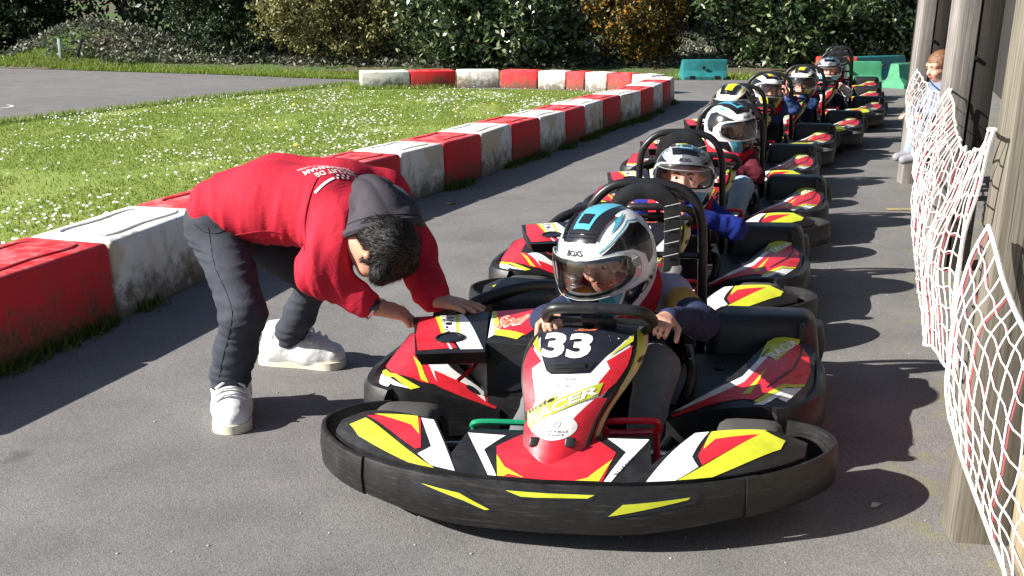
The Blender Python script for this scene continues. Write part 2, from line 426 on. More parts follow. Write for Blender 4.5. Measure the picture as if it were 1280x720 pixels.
def soil():
    m = bpy.data.materials.new('soil'); m.use_nodes = True; t = NT(m); co = t.coord()
    n = t.noise(co, .8, 6, .65); f = t.noise(co, 14, 6, .7)
    c = t.mix(t.ramp(n, [(.42, (0,)*3), (.58, (1,)*3)]), (.055, .11, .018), (.10, .075, .05))
    t.link(t.mix(.6, c, t.ramp(f, [(.3, (.25,)*3), (.7, (.75,)*3)]), 'OVERLAY'), t.b.inputs['Base Color'])
    t.b.inputs['Roughness'].default_value = .95; t.bump(f, .6, .05); return m
def lawn():
    m = bpy.data.materials.new('lawn'); m.use_nodes = True; t = NT(m); co = t.coord()
    n = t.noise(co, 1.1, 6, .6); f = t.noise(co, 45, 4, .7)
    c = t.ramp(n, [(.3, (.17, .24, .03)), (.5, (.22, .29, .045)), (.7, (.28, .31, .07))])
    t.link(t.mix(.55, c, t.ramp(f, [(.3, (.22,)*3), (.7, (.72,)*3)]), 'OVERLAY'), t.b.inputs['Base Color'])
    t.b.inputs['Roughness'].default_value = .9; t.bump(f, .6, .02); return m
M_SOIL = soil(); M_LAWN = lawn()
flat('ground', [(-200, -60), (200, -60), (200, 250), (-200, 250)], -.02, M_SOIL)
FAR_EDGE = [(-40, 31), (-20, 27), (-11.2, 23.7), (-6.3, 21.6), (-2.7, 19.85), (3, 19.75), (7, 19.9), (12, 20.5), (16, 21)]
flat('track', [(-40, -30), (16, -30), (16, 21)] + FAR_EDGE[::-1][1:], 0, asphalt())
ISL = [(-2.35, -2), (-2.35, 2.2), (-2.15, 3.9), (-1.75, 5.2), (-1.2, 6.7), (-.75, 7.7), (-.2, 9.1), (.3, 10.3), (.8, 11.5), (1.35, 12.8), (1.75, 13.9), (2.0, 14.8),
       (2.15, 15.8), (1.9, 16.5), (1.3, 17.0), (.4, 17.35), (-1.0, 17.6), (-2.45, 17.4), (-2.8, 18.4), (-3.6, 17.0), (-4.48, 15.5), (-5.3, 13.5), (-5.9, 12), (-6.9, 9.0), (-7.6, 5), (-7.8, -2)]
flat('grass_island', ISL, .006, M_LAWN)

def inside(x, y, poly):
    c = False; n = len(poly)
    for i in range(n):
        x1, y1 = poly[i]; x2, y2 = poly[i-1]
        if (y1 > y) != (y2 > y) and x < (x2 - x1)*(y - y1)/(y2 - y1) + x1: c = not c
    return c
def raw(name, V, F, m, parent=None, kind='stuff'):
    me = bpy.data.meshes.new(name); me.vertices.add(len(V)); me.vertices.foreach_set('co', np.asarray(V, np.float32).ravel())
    F = np.asarray(F, np.int32); k = F.shape[1]; me.loops.add(F.size); me.loops.foreach_set('vertex_index', F.ravel())
    me.polygons.add(len(F)); me.polygons.foreach_set('loop_start', np.arange(0, F.size, k)); me.polygons.foreach_set('loop_total', np.full(len(F), k))
    me.materials.append(m); me.update(); o = link(bpy.data.objects.new(name, me), parent)
    return tag(o, kind=kind) if kind else o
def blades(pts, hgt, wid, lean=.6):
    n = len(pts); a = rng.uniform(0, 2*np.pi, n); h = hgt*rng.uniform(.5, 1.4, n); w = wid*rng.uniform(.6, 1.4, n)
    d = np.stack([np.cos(a), np.sin(a), 0*a], 1); s = np.stack([-np.sin(a), np.cos(a), 0*a], 1); l = rng.uniform(.1, lean, n)*h
    b0 = pts - s*w[:, None]; b1 = pts + s*w[:, None]; tip = pts + d*l[:, None]; tip[:, 2] += h
    V = np.stack([b0, b1, tip], 1).reshape(-1, 3); return V, np.arange(3*n).reshape(-1, 3)
def scatter(poly, n, dens=None):
    P = np.array(poly); lo, hi = P.min(0), P.max(0); out = []
    while len(out) < n:
        x, y = random.uniform(lo[0], hi[0]), random.uniform(lo[1], hi[1])
        if inside(x, y, poly) and (dens is None or random.random() < dens(x, y)): out.append((x, y, .006))
    return np.array(out)
VIS = [(-2.25, 3.6), (-1.75, 5.2), (-1.2, 6.7), (-.75, 7.7), (-.2, 9.1), (.3, 10.3), (.8, 11.5), (1.35, 12.8), (1.75, 13.9), (2.0, 14.8), (2.15, 15.8), (1.9, 16.5), (1.3, 17.0),
       (.4, 17.35), (-1.0, 17.6), (-2.45, 17.4), (-2.8, 18.4), (-3.6, 17.0), (-4.48, 15.5), (-5.3, 13.5), (-5.9, 12), (-5.9, 10), (-4.6, 8), (-3.4, 5.5)]
M_GRASS = leafmat('grass_blades', [(.12, .20, .025), (.16, .25, .035), (.20, .29, .045), (.25, .31, .06), (.31, .32, .11)], .6, .45, .3)
V, F = blades(scatter(VIS, 130000, lambda x, y: .35 + .65*(noise.noise(Vector((x*1.3, y*.9, 0))) > -.25)), .022, .0042, 1.3)
tag(raw('lawn_grass', V, F, M_GRASS), 'short green lawn inside the bend of red and white blocks', 'grass')
EDGE = [(x, y) for x, y in VIS if True][14:22]
ep = []
for (a, b) in zip(EDGE, EDGE[1:]):
    for _ in range(700):
        t = random.random(); ep.append((a[0] + (b[0]-a[0])*t + random.gauss(0, .06), a[1] + (b[1]-a[1])*t + random.gauss(0, .06), .006))
V, F = blades(np.array(ep), .07, .007); tag(raw('edge_grass', V, F, M_GRASS), 'longer grass fringe where the lawn meets the far track', 'grass')
def daisies(pts, r):
    V, F = [], []
    for x, y, z in pts:
        k = len(V); rr = r*random.uniform(.7, 1.3); zz = .028 + random.uniform(0, .02); tx, ty = random.uniform(-.4, .3), random.uniform(-.3, .6)
        for i in range(6):
            a = i*math.pi/3 + x; V.append((x + rr*math.cos(a), y + rr*math.sin(a), zz + rr*(tx*math.cos(a) + ty*math.sin(a))))
        F.append(tuple(k + i for i in range(6)))
    return V, F
def ddens(x, y): return max(.06, min(1, .25 + 1.3*noise.noise(Vector((x*.9, y*.55, 3))) + .6*noise.noise(Vector((x*3, y*2, 8)))))
V, F = daisies(scatter(VIS, 4600, ddens), .0092)
tag(raw('daisy_flowers', V, F, mat('daisy_white', (.82, .82, .80), .7, var=0)), 'small white daisies sprinkled over the lawn', 'daisies')
V, F = daisies(scatter(VIS, 16), .017)
tag(raw('dandelion_flowers', V, F, mat('dandelion', (.85, .50, .01), .7, var=0)), 'scattered yellow dandelions in the daisy lawn', 'dandelions')

# ---- red and white barrier blocks
def block_mat(name, hexc, dirt, under=None):
    m = bpy.data.materials.new(name); m.use_nodes = True; t = NT(m); co = t.coord(); c = lin(hexc)
    g = t.new('NewGeometry'); wp = t.new('SeparateXYZ'); t.link(g.outputs['Position'], wp.inputs[0]); pos = g.outputs['Position']
    n1 = t.noise(pos, 2.2, 6, .65); n2 = t.noise(pos, 11, 6, .7); n3 = t.noise(pos, 50, 4, .7)
    base = t.ramp(n1, [(.3, tuple(x*.86 for x in c)), (.7, tuple(min(.85, x*1.08) for x in c))])
    if under:
        sn = t.new('SeparateXYZ'); t.link(g.outputs['Normal'], sn.inputs[0])
        fl = t.math('MULTIPLY', t.ramp(t.noise(pos, 2.6, 3, .5), [(.44, (.9,)*3), (.50, (.0,)*3)]), t.ramp(sn.outputs[2], [(.5, (1,)*3), (.8, (.25,)*3)]))
        base = t.mix(fl, base, under)
    sm = t.new('Mapping'); sm.inputs['Scale'].default_value = (7, 7, 1.2); t.link(pos, sm.inputs[0]); st = t.noise(sm.outputs[0], 2.5, 6, .7)
    base = t.mix(t.math('MULTIPLY', t.ramp(st, [(.5, (0,)*3), (.75, (1,)*3)]), .45), base, dirt)
    low = t.math('SUBTRACT', t.math('ADD', t.math('MULTIPLY', n2, .55), t.math('MULTIPLY', n1, .30)), t.math('MULTIPLY', wp.outputs[2], .95))
    base = t.mix(t.ramp(low, [(.22, (0,)*3), (.38, (.85,)*3)]), base, t.ramp(n3, [(.3, (.035, .032, .02)), (.7, (.16, .13, .075))]))
    up = t.new('SeparateXYZ'); t.link(g.outputs['Normal'], up.inputs[0])
    wear = t.math('MULTIPLY', t.ramp(up.outputs[2], [(.6, (0,)*3), (.9, (1,)*3)]), t.ramp(n2, [(.42, (.0,)*3), (.62, (.75,)*3)]))
    base = t.mix(wear, base, t.mix(.4, tuple(min(.85, x*1.1 + .12) for x in c), (.36, .34, .33)))
    rub = t.math('MULTIPLY', t.ramp(up.outputs[2], [(.6, (0,)*3), (.9, (1,)*3)]), t.ramp(t.noise(pos, 3.7, 5, .6), [(.60, (0,)*3), (.68, (.65,)*3)]))
    base = t.mix(rub, base, (.10, .085, .08))
    t.link(base, t.b.inputs['Base Color']); t.b.inputs['Roughness'].default_value = .62; t.b.inputs['Specular IOR Level'].default_value = .35
    t.bump(t.math('ADD', n2, t.math('MULTIPLY', n3, .4)), .22, .012); return m
M_BR = block_mat('red_block_paint', (.66, .018, .026), (.20, .03, .028)); M_BW = block_mat('white_block_paint', (.80, .78, .74), (.42, .36, .25), (.60, .52, .37))
def block(a, b, depth, h, m, label, group, inner=1):
    """a,b: foot corners of the track face; body lies to the left of a->b"""
    a = Vector((*a, 0)); b = Vector((*b, 0)); d = b - a; L = d.length; d.normalize(); n = Vector((-d.y, d.x, 0))*inner
    root = empty('barrier_block', (a + d*L/2 + n*depth/2)[:], math.atan2(d.y, d.x), label, 'barrier', group); sg = 1 if inner > 0 else -1
    g = .006; t = .02
    V, F = box(-L/2 + g, L/2 - g, -depth/2, depth/2, -.01, h, .022, 3)
    V = [Vector((v.x, v.y + (.012*(h - v.z)/h*(1 if v.y > 0 else -1)), v.z)) + Vector((0, 0, .006*noise.noise(Vector((v.x*3 + a.x*5, v.y*3, a.y))) if v.z > h/2 else 0)) for v in V]
    mesh('shell', V, F, m, root)
    w = L/2 - .10; e = depth/2 - .09                                # shallow lid pressed into the top
    V, F = tube(curve([(-w, -e, h + .001), (0, -e, h + .001), (w, -e, h + .001), (w, e, h + .001), (0, e, h + .001), (-w, e, h + .001)], 4, True), .006, 6, True)
    mesh('lid_rim', V, F, m, root); return root
NEAR = [(-2.12, 2.95), (-1.90, 3.66), (-1.69, 4.38), (-1.50, 5.13), (-1.28, 5.83), (-1.02, 6.52), (-.745, 7.16), (-.49, 7.72), (-.235, 8.33), (.0, 9.0), (.255, 9.58), (.51, 10.18), (.735, 10.78), (.97, 11.45),
        (1.22, 12.05), (1.52, 12.7), (1.76, 13.4), (1.96, 14.05), (2.14, 14.6), (2.28, 15.2)]
ORD = ['first', 'second', 'third', 'fourth', 'fifth', 'sixth', 'seventh', 'eighth', 'ninth']
near_names = ['long red block with a crushed scuffed face at the open end of the near row', 'red plastic block next to the white block with a rounded painted top',
              'white block with a flaked moss stained face behind the bending man', 'red block hidden behind the bending man']
for i in range(len(NEAR) - 1):
    red = i in (0, 1) or (i > 1 and i % 2 == 1)
    gp = 'blocks of the near row'
    if i < 4: lb = near_names[i]
    else: lb = ORD[(i - 4)//2] + (' red' if red else ' mossy white') + ' block past the bending man in the near row'
    block(NEAR[i], NEAR[i+1], .42 - .06*i/19, .345, M_BR if red else M_BW, lb, gp)
FARW = [(-2.44, 17.5), (-1.66, 17.68), (-.92, 17.85), (-.2, 17.9), (.42, 17.68), (.87, 17.5), (1.16, 17.3), (1.5, 17.08), (1.85, 16.8), (2.12, 16.5)]
for i in range(len(FARW) - 1):
    red = i % 2 == 1
    block(FARW[i], FARW[i+1], .36, .285, M_BR if red else M_BW,
          ORD[i//2] + (' red' if red else ' grey white') + ' block of the far wall from its free end', 'blocks of the far wall')
# weeds at the foot of the near row
wp_ = []
for a, b in zip(NEAR[1:], NEAR[2:]):
    d = Vector((b[0]-a[0], b[1]-a[1])); n = Vector((d.y, -d.x)).normalized()
    for _ in range(420):
        t = random.random(); k = noise.noise(Vector((a[0] + d.x*t, a[1] + d.y*t, 0))*2.2)
        if k < -.12: continue
        o = abs(random.gauss(0, .035 + .06*max(0, k))); wp_.append((a[0] + d.x*t + n.x*o, a[1] + d.y*t + n.y*o, .002))
V, F = blades(np.array(wp_), .05, .006, 1.2)
tag(raw('wall_weeds', V, F, leafmat('weeds', [(.05, .09, .012), (.09, .14, .02), (.13, .15, .03)], .7, .3, .3)), 'low weeds growing along the foot of the near block row', 'weeds')
gp_ = np.array([(random.uniform(-2.2, 3.2), random.uniform(2.3, 12), .002) for _ in range(1500)])
gv = []; gf = []
for x, y, z in gp_:
    r = random.uniform(.0015, .0045); k = len(gv); a = random.random()*6
    gv += [(x + r*math.cos(a + i*1.57), y + r*math.sin(a + i*1.57), .001) for i in range(4)] + [(x, y, r*1.2)]; gf += [(k, k+1, k+4), (k+1, k+2, k+4), (k+2, k+3, k+4), (k+3, k, k+4)]
tag(raw('loose_grit', gv, gf, mat('grit', (.34, .32, .28), .8)), 'loose pale grit lying on the asphalt track', 'grit')
def leaf(x, y, s, a, hexc):
    o = mesh('fallen_leaf', [(-s, 0, .004), (-s*.3, s*.45, .010), (s*.6, s*.35, .006), (s, 0, .004), (s*.5, -s*.4, .012), (-s*.4, -s*.4, .004)], [(0, 1, 2, 3, 4, 5)], mat('leaf' + hexc, hexc, .7, var=.2, vscale=40), smooth=0)
    o.location = (x, y, 0); o.rotation_euler = (0, 0, a); return o
tag(leaf(.98, 2.62, .022, .5, 'b9b0a0'), 'pale dry leaf on the asphalt beside the front kart bumper', 'leaf')
tag(leaf(-.42, 7.15, .05, .2, 'a8884a'), 'tan fallen leaf at the weedy foot of the block row', 'leaf')
tag(leaf(-.47, 5.0, .02, .9, 'c8bfae'), 'tiny pale leaf on sunlit asphalt behind the bending man', 'leaf')

# ---- far verge, bank and planting
def bank_z(x, y):
    e = 20.6 + max(0, (-x - 2.5)*.36)
    d = y - e - 1.2
    z = .22*(1 - math.exp(-max(0, d)*.8)) + .10*max(0, d - 2.2)
    mnd = .80*math.exp(-((x + 9.6)/1.7)**2 - ((y - 25.3)/1.2)**2)
    return min(2.6, z) + mnd + .06*noise.noise(Vector((x, y, 0)))*min(1, max(0, d)) - .004
nx, ny = 110, 44
V = [(-34 + 56*i/nx, 0, 0) for j in range(ny + 1) for i in range(nx + 1)]; k = 0
for j in range(ny + 1):
    for i in range(nx + 1):
        x = -34 + 56*i/nx; e = itp(x, FAR_EDGE) if -40 < x < 16 else 21; y = e + .02 + 26*(j/ny)**1.5; V[k] = (x, y, max(.005, bank_z(x, y)) if j else .0045); k += 1
F = [(j*(nx+1) + i, j*(nx+1) + i + 1, (j+1)*(nx+1) + i + 1, (j+1)*(nx+1) + i) for j in range(ny) for i in range(nx)]
tag(mesh('bank', V, F, M_SOIL, smooth=60), kind='structure')
vp = []
while len(vp) < 30000:
    x = random.uniform(-13, 8); e = itp(x, FAR_EDGE); y = e + abs(random.gauss(.1, .8))
    if y > e + .02 and (x < 2.5 or random.random() < .45): vp.append((x, y, max(.004, bank_z(x, y))))
V, F = blades(np.array(vp), .065, .010, 1.0)
tag(raw('verge_grass', V, F, leafmat('verge', [(.10, .18, .02), (.15, .24, .025), (.20, .27, .04), (.28, .30, .06)], .65, .35, .3)), 'bright grass verge along the far edge of the track', 'grass')
def leaves(centres, size, n_per, spread, tilt=1.0):
    C = np.repeat(np.asarray(centres), n_per, 0); n = len(C); P = C + rng.normal(0, 1, (n, 3))*np.asarray(spread)
    a = rng.normal(0, 1, (n, 3)); a /= np.linalg.norm(a, axis=1)[:, None]; b = rng.normal(0, 1, (n, 3)); b[:, 2] *= tilt
    b -= a*(a*b).sum(1)[:, None]; b /= np.linalg.norm(b, axis=1)[:, None] + 1e-9; s = size*rng.uniform(.6, 1.35, n)[:, None]
    q = np.stack([P - a*s, P + b*s*.42, P + a*s, P - b*s*.42], 1).reshape(-1, 3); return q, np.arange(4*n).reshape(-1, 4)
ivy = [c for c in ((x, y, bank_z(x, y) + .06) for x, y in ((random.uniform(-11.5, 10.5), random.uniform(21.0, 27)) for _ in range(7800))) if c[2] > .14 and c[1] > 21.4 + max(0, (-c[0] - 2.5)*.36)]
V, F = leaves(ivy, .055, 9, (.10, .10, .05))
tag(raw('ivy_cover', V, F, leafmat('ivy', [(.05, .06, .035), (.085, .095, .06), (.13, .135, .095), (.18, .18, .14)], .5, .15)), 'grey green ivy carpet covering the bank below the bushes', 'ivy')
M_BARK = mat('bark', (.07, .055, .04), .9, bump=.5, bscale=40)
def bush(name, c, rad, n, size, m, label, trunk_h=.5, per=26, seed=1, fill=.72, flat_=1.0, core=None):
    rnd = random.Random(seed); root = empty(name, (c[0], c[1], bank_z(c[0], c[1]) - .05), 0, label, 'bush' if 'tree' not in name else 'tree')
    cs = []
    lob = [(rnd.uniform(-.62, .62)*rad[0], rnd.uniform(-.55, .55)*rad[1], rad[2]*rnd.uniform(.30, 1.45), rnd.uniform(.38, .62)) for _ in range(9)] + [(0, 0, rad[2]*.75, .8)]
    while len(cs) < n:
        lx, ly, lz, s = rnd.choice(lob); v = Vector((rnd.gauss(0, 1), rnd.gauss(0, 1), rnd.gauss(0, 1))).normalized()*(rnd.uniform(fill, 1.08))
        p = (lx + v.x*rad[0]*s, ly + v.y*rad[1]*s, lz + v.z*rad[2]*s)
        if p[2] > trunk_h*.25 + .05: cs.append(p)
    sp = size*1.5; V, F = leaves(cs, size, per, (sp, sp, sp*flat_))
    raw('foliage', V, F, m, root, kind=None)
    pr = []
    for k in range(7):
        a = rnd.uniform(0, 6.28); tx, ty = math.cos(a)*rad[0]*.6, math.sin(a)*rad[1]*.6; r0 = .035 + .03*rnd.random()
        pr.append(tube(curve([(tx*.08, ty*.08, -.15), (tx*.3, ty*.3, rad[2]*.5), (tx*.8, ty*.8, rad[2]*1.0), (tx, ty, rad[2]*1.5)], 3), [r0*(1 - i/11) + .006 for i in range(10)], 6))
    mesh('limb', *merge(*pr), M_BARK, root); return root
M_HEDGE = leafmat('hedge_leaves', [(.008, .020, .009), (.014, .030, .012), (.026, .05, .016), (.06, .09, .025)], .5, .15)
M_OLIVE = leafmat('olive_leaves', [(.08, .085, .025), (.14, .145, .045), (.23, .22, .08), (.33, .31, .13)], .55, .25)
M_LAUREL = leafmat('laurel_leaves', [(.012, .026, .008), (.02, .042, .012), (.035, .065, .018), (.06, .10, .03), (.13, .16, .07), (.26, .29, .17)], .22, .12, .8)  # palest laurel tones are glints put into the leaf colour
M_PYRA = leafmat('pyracantha_leaves', [(.014, .026, .006), (.03, .04, .01), (.06, .055, .01), (.20, .10, .006), (.38, .19, .01)], .5, .15)
bush('conifer_bush', (-6.35, 24.9), (1.7, 1.3, 1.35), 1250, .042, M_HEDGE, 'dense dark clipped conifer bush beside the olive coloured shrub', per=40, seed=3)
bush('hedge_bush', (-13.2, 27.6), (3.0, 1.4, 1.5), 900, .065, M_HEDGE, 'dark hedge bush above the ivy covered mound', per=30, seed=5)
bush('olive_shrub', (-3.5, 23.3), (1.75, 1.2, 1.2), 850, .05, M_OLIVE, 'pale olive green twiggy shrub', per=28, seed=6)
bush('laurel_bush', (-.1, 22.8), (2.0, 1.3, 1.3), 760, .075, M_LAUREL, 'glossy dark laurel bush between the olive shrub and the orange berried one', per=22, seed=8)
bush('firethorn_bush', (2.75, 22.9), (1.25, 1.0, 1.25), 620, .05, M_PYRA, 'bush with orange yellow berries between two glossy laurels', per=26, seed=9)
bush('laurel_bush', (5.5, 22.8), (1.9, 1.3, 1.35), 760, .075, M_LAUREL, 'glossy laurel bush behind the teal barrier and the orange berried bush', per=22, seed=10)
bush('laurel_bush', (8.9, 23.2), (2.2, 1.3, 1.4), 760, .075, M_LAUREL, 'glossy laurel bush behind the green plastic barriers', per=22, seed=11)
for i, x in enumerate((-20, -15, -9.5, -4.5, .5, 5.5, 10.5, 15)):
    bush('hedge_tree', (x, 28.2 + (i % 2)*.8), (3.4, 1.5, 2.0), 620, .10, M_HEDGE, 'tall dark hedge tree closing the view behind the bushes', per=24, seed=20 + i)['group'] = 'tall hedge trees behind the bushes'
# two little marker posts on the verge
for x, y, tl in ((-9.9, 23.9, .0), (-9.55, 23.9, .35)):
    o = mesh('marker_post', *box(-.03, .03, -.03, .03, -.05, .42, .006), mat('post_paint', (.35, .38, .42), .6) if tl == 0 else M_DARK)
    o.location = (x, y, max(0, bank_z(x, y))); o.rotation_euler = (0, tl, 0)
    tag(o, 'thin pale marker post on the far grass verge' if tl == 0 else 'leaning dark marker post on the far grass verge', 'post')
# painted lines
M_PAINT_W = mat('road_white', (.62, .62, .6), .8, var=.3, vscale=30); M_PAINT_Y = mat('road_yellow', (.30, .25, .11), .85, var=.35, vscale=25)
V, F = grid(lambda u, v: (-7.25 + .55*math.cos(R(-70 + 120*u))*(1 + .08*(v - .5)), 14.35 + .45*math.sin(R(-70 + 120*u))*(1 + .08*(v-.5)), .004), 20, 1)
tag(mesh('road_marking', V, F, M_PAINT_W, smooth=0), kind='structure')
tag(flat('road_marking', [(2.48, 6.92), (2.8, 6.92), (2.8, 6.985), (2.48, 6.985)], .004, M_PAINT_Y))

# ---- plastic jersey barriers at the end of the lane
def jersey(x, y, rz, L, h, m, label, tilt=0, group=None):
    root = empty('plastic_barrier', (x, y, 0), rz, label, 'barrier', group)
    pr = [(-.22, 0), (.22, 0), (.22, .05*h/.33), (.12, .45*h), (.08, h*.96), (.06, h), (-.06, h), (-.08, h*.96), (-.12, .45*h), (-.22, .05*h/.33)]
    V = []; F = []; n = len(pr); xs = [-L/2, -L/2 + .03, -.03, .03, L/2 - .03, L/2]
    for i, xx in enumerate(xs):
        s = .93 if i in (0, 5) else 1
        V += [(xx + tilt*p[1], p[0]*s, p[1]*(.985 if i in (0, 5) else 1)) for p in pr]
    for i in range(5):
        for j in range(n): F.append((i*n + j, i*n + (j+1) % n, (i+1)*n + (j+1) % n, (i+1)*n + j))
    F += [tuple(range(n))[::-1], tuple(5*n + j for j in range(n))]
    mesh('shell', V, F, m, root, smooth=25)
    for s in (-.28, .28): mesh('fork_slot', *box(s*L - .05, s*L + .05, -.226, -.20, .02, .075, .004), M_DARK, root)
    mesh('filler_hole', *lathe([(-.17, .0), (-.172, .03), (-.13, .032)], 10, 'y', (0, 0, h*.6)), M_DARK, root); return root
M_TEAL = mat('teal_plastic', (.018, .16, .165), .5, var=.25, vscale=5); M_GRN = mat('green_plastic', (.05, .24, .12), .5, var=.2, vscale=5); M_RBAR = mat('red_bar_plastic', (.52, .06, .035), .5)
jersey(3.5, 20.0, R(4), .82, .36, M_TEAL, 'teal plastic barrier standing alone on the grass verge', .12)
jersey(5.75, 18.55, R(-6), 1.05, .40, M_GRN, 'green plastic barrier behind the last kart')
jersey(6.55, 18.0, R(38), .75, .40, M_GRN, 'green plastic barrier joined to a light blue one')
jersey(6.95, 17.55, R(38), .5, .40, mat('blue_plastic', (.05, .25, .36), .5), 'light blue plastic barrier next to the wooden shelter post')
jersey(6.75, 20.1, R(30), 1.3, .42, M_TEAL, 'teal plastic barrier at the back behind the green ones')
jersey(5.9, 19.8, R(-5), .7, .42, M_RBAR, 'small red plastic barrier behind the row of karts')
# ================================================================ GO-KARTS
def sk(x, y, z): return (x + .06*y, y + .08*x, z)
HUP = (0, -.4, 1)
def build_kart(number=None):
    global XF
    XF = sk; k = empty('go_kart')
    # ---- front bumper
    S = [-1 + 2*i/72 for i in range(73)]
    def band(lo, hi, o, n):
        V, F = [], []; ss = [lo + (hi-lo)*i/n for i in range(n + 1)]
        for s in ss:
            x, y = bump_xy(s); nx_, ny_ = bump_n(s); z0 = itp(abs(s), [(0, .058), (.2, .06), (.4, .078), (.6, .08), (.8, .072), (1, .06)]); z1 = .186
            for a, b in ((o - .003, z0), (o + .003, z0 + .008), (o + .007, (z0+z1)/2), (o + .003, z1 - .010), (o + .001, z1 - .003), (o - .004, z1), (o - .010, z1 - .001), (-.008, (z0+z1)/2), (-.008, z0)):
                V.append((x + nx_*a, y + ny_*a, b))
        m = 9
        for i in range(n):
            for j in range(m): F.append((i*m + j, (i+1)*m + j, (i+1)*m + (j+1) % m, i*m + (j+1) % m))
        F += [tuple(range(m)), tuple(n*m + j for j in range(m))[::-1]]; return V, F
    fb = mesh('front_bumper', *band(-.47, .47, 0, 44), M_BUMP, k)
    for sg in (-1, 1):
        e = mesh('bumper_end', *band(min(sg*.44, sg*1.0), max(sg*.44, sg*1.0), .006, 30), M_BUMP, k)
        for s, h in ((.475, .75), (.475, .25), (.93, .6), (.99, .4)):
            p = Vector(bump_fn(sg*s, h)); nx_, ny_ = bump_n(sg*s); n = Vector((nx_, ny_, 0))
            mesh('rivet', *obox(p + n*.001, n.to_track_quat('Z', 'Y').to_matrix(), (.0055, .0055, .002), .0018, 1), M_STEEL, e)
    out = lambda p: (p[0]*.6, p[1] - .6, 0)
    hint_b = lambda p: (p.x, p.y - .35, 0)
    decal('slot_shade', bump_fn, [[(-.30, .80), (-.17, .80), (-.10, .42), (-.115, .40), (-.26, .64)], [(-.085, .91), (.13, .91), (.115, .75), (-.045, .72)], [(.13, .42), (.175, .74), (.335, .82), (.325, .60), (.16, .40)]], M_INK, fb, .0015, hint_b, .05)  # flat dark decals paint the shade inside the bumper slots
    decal('slot_sticker', bump_fn, [[(-.27, .78), (-.18, .72), (-.11, .45), (-.12, .43), (-.17, .58)], [(-.075, .86), (.12, .86), (.105, .79), (-.04, .76)], [(.15, .44), (.18, .68), (.315, .75), (.31, .70)]], M_YEL, fb, .003, hint_b, .05)
    # lower nose body
    mesh('nose_base', *box(-.36, .36, -.02, .13, .05, .165, .02), M_BLACK, k)
    nf = mesh('nose_panel', *solid(nose_fn, 16, 6, lambda p: (p[0], p[1], .12), -1, 1), M_BLACK, k)
    decal('red_graphic', nose_fn, [[(-.57, .57), (-.40, .88), (-.3, 1.0), (.34, 1.0), (.65, .58), (.55, .0), (-.42, .0)]], M_RED, nf, .0012, HUP)
    decal('white_graphic', nose_fn, [[(-.98, .90), (-.55, .86), (-.68, .49), (-.43, .0), (-.51, .0)], [(.54, .93), (.99, .97), (.63, .0), (.565, .0), (.75, .61)]], M_WHITE, nf, .0018, HUP)
    decal('yellow_graphic', nose_fn, [[(.31, 0), (.41, .05), (.62, .41), (.52, 0)], [(-.52, .38), (-.39, .16), (-.17, .0), (-.33, .05), (-.36, .0), (-.42, .0)]], M_YEL, nf, .0024, HUP)
    text_on('web_lettering', 'BOXSUMIT.COM', nose_fn, ((.64, .12), (.93, .80), (.97, .80), (.68, .12)), M_INK, nf, .003, HUP, .0)
    # wings
    for sg, gr in ((1, dict(w=[[(.08, 0), (-.0, .99), (.14, .99), (.23, .41), (.33, .21), (.25, 0)]], r=[[(.27, .42), (.2, .92), (.7, .95), (.35, .23)]], y=[[(.27, .54), (.17, .98), (.7, .99), (.67, .86), (.29, .77)], [(.26, 0), (.7, .95), (.86, .7), (.84, .41), (.46, 0)]])),
                   (-1, dict(w=[[(.18, .95), (.03, .97), (.01, .01), (.17, .04), (.26, .19), (.14, .36)]], r=[[(.77, .80), (.24, .96), (.19, .93), (.23, .3), (.28, .26)]], y=[[(.70, .86), (.22, .97), (.23, .55), (.30, .72)], [(.89, .45), (.77, .72), (.15, 0), (.33, .01), (.77, .22)]]))):
        f = wing_fn(sg); w = mesh('wing_panel', *solid(f, 14, 6, lambda p: (p[0], p[1], .11)), M_BLACK, k)
        decal('white_graphic', f, gr['w'], M_WHITE, w, .0012, HUP); decal('red_graphic', f, gr['r'], M_RED, w, .0016, HUP); decal('yellow_graphic', f, gr['y'], M_YEL, w, .002, HUP)
    # ---- upright front fairing
    nb = lambda p: (.02 + (p[0]-.02)*1.14, p[1] + .085 + .02*(p[2] > .4), p[2] - .012)
    na = mesh('front_fairing', *solid(nassau_fn, 20, 26, nb, -1, 1), M_BLACK, k); HN = (0, -1, .7)
    Wp = [(-.93, .03)]; 
    decal('white_graphic', nassau_fn, [[(-.86, .28), (-.86, .90), (.92, .93), (.93, .74), (.80, .5), (.72, .30), (0, .22)]], M_WHITE, na, .0010, HN)
    decal('black_graphic', nassau_fn, [[(-.88, .90), (-.6, .965), (-.25, .985), (.25, .985), (.6, .975), (.95, .945), (.52, .76), (.37, .66), (-.35, .64), (-.46, .66)]], M_INK, na, .0016, HN)
    decal('red_graphic', nassau_fn, [[(-.92, .82), (-.6, .72), (-.77, .67), (-.64, .47), (-.80, .36), (-.93, .40), (-.95, .69)], [(.57, .74), (.95, .85), (.95, .72), (.9, .6), (.74, .5), (.59, .6), (.68, .69)],
        [(-.95, .33), (-.9, .15), (-.7, .06), (-.4, .015), (.3, .012), (.7, .05), (.9, .15), (.93, .35), (.92, .5), (.69, .5), (.41, .37), (.3, .25), (-.6, .25)]], M_RED, na, .0022, HN)
    decal('yellow_graphic', nassau_fn, [[(-.92, .89), (-.63, .76), (-.91, .83)], [(.98, .94), (.96, .88), (.55, .76)]], M_YEL, na, .0028, HN)
    decal('badge_graphic', nassau_fn, [ring2(-.05, .305, .62, .078)], M_WHITE, na, .0028, HN)
    decal('racer_box', nassau_fn, [[(-.86, .37), (-.80, .29), (.70, .515), (.68, .60)], [(-.86, .39), (-.15, .51), (-.10, .455), (-.82, .35)]], M_YEL, na, .0034, HN)
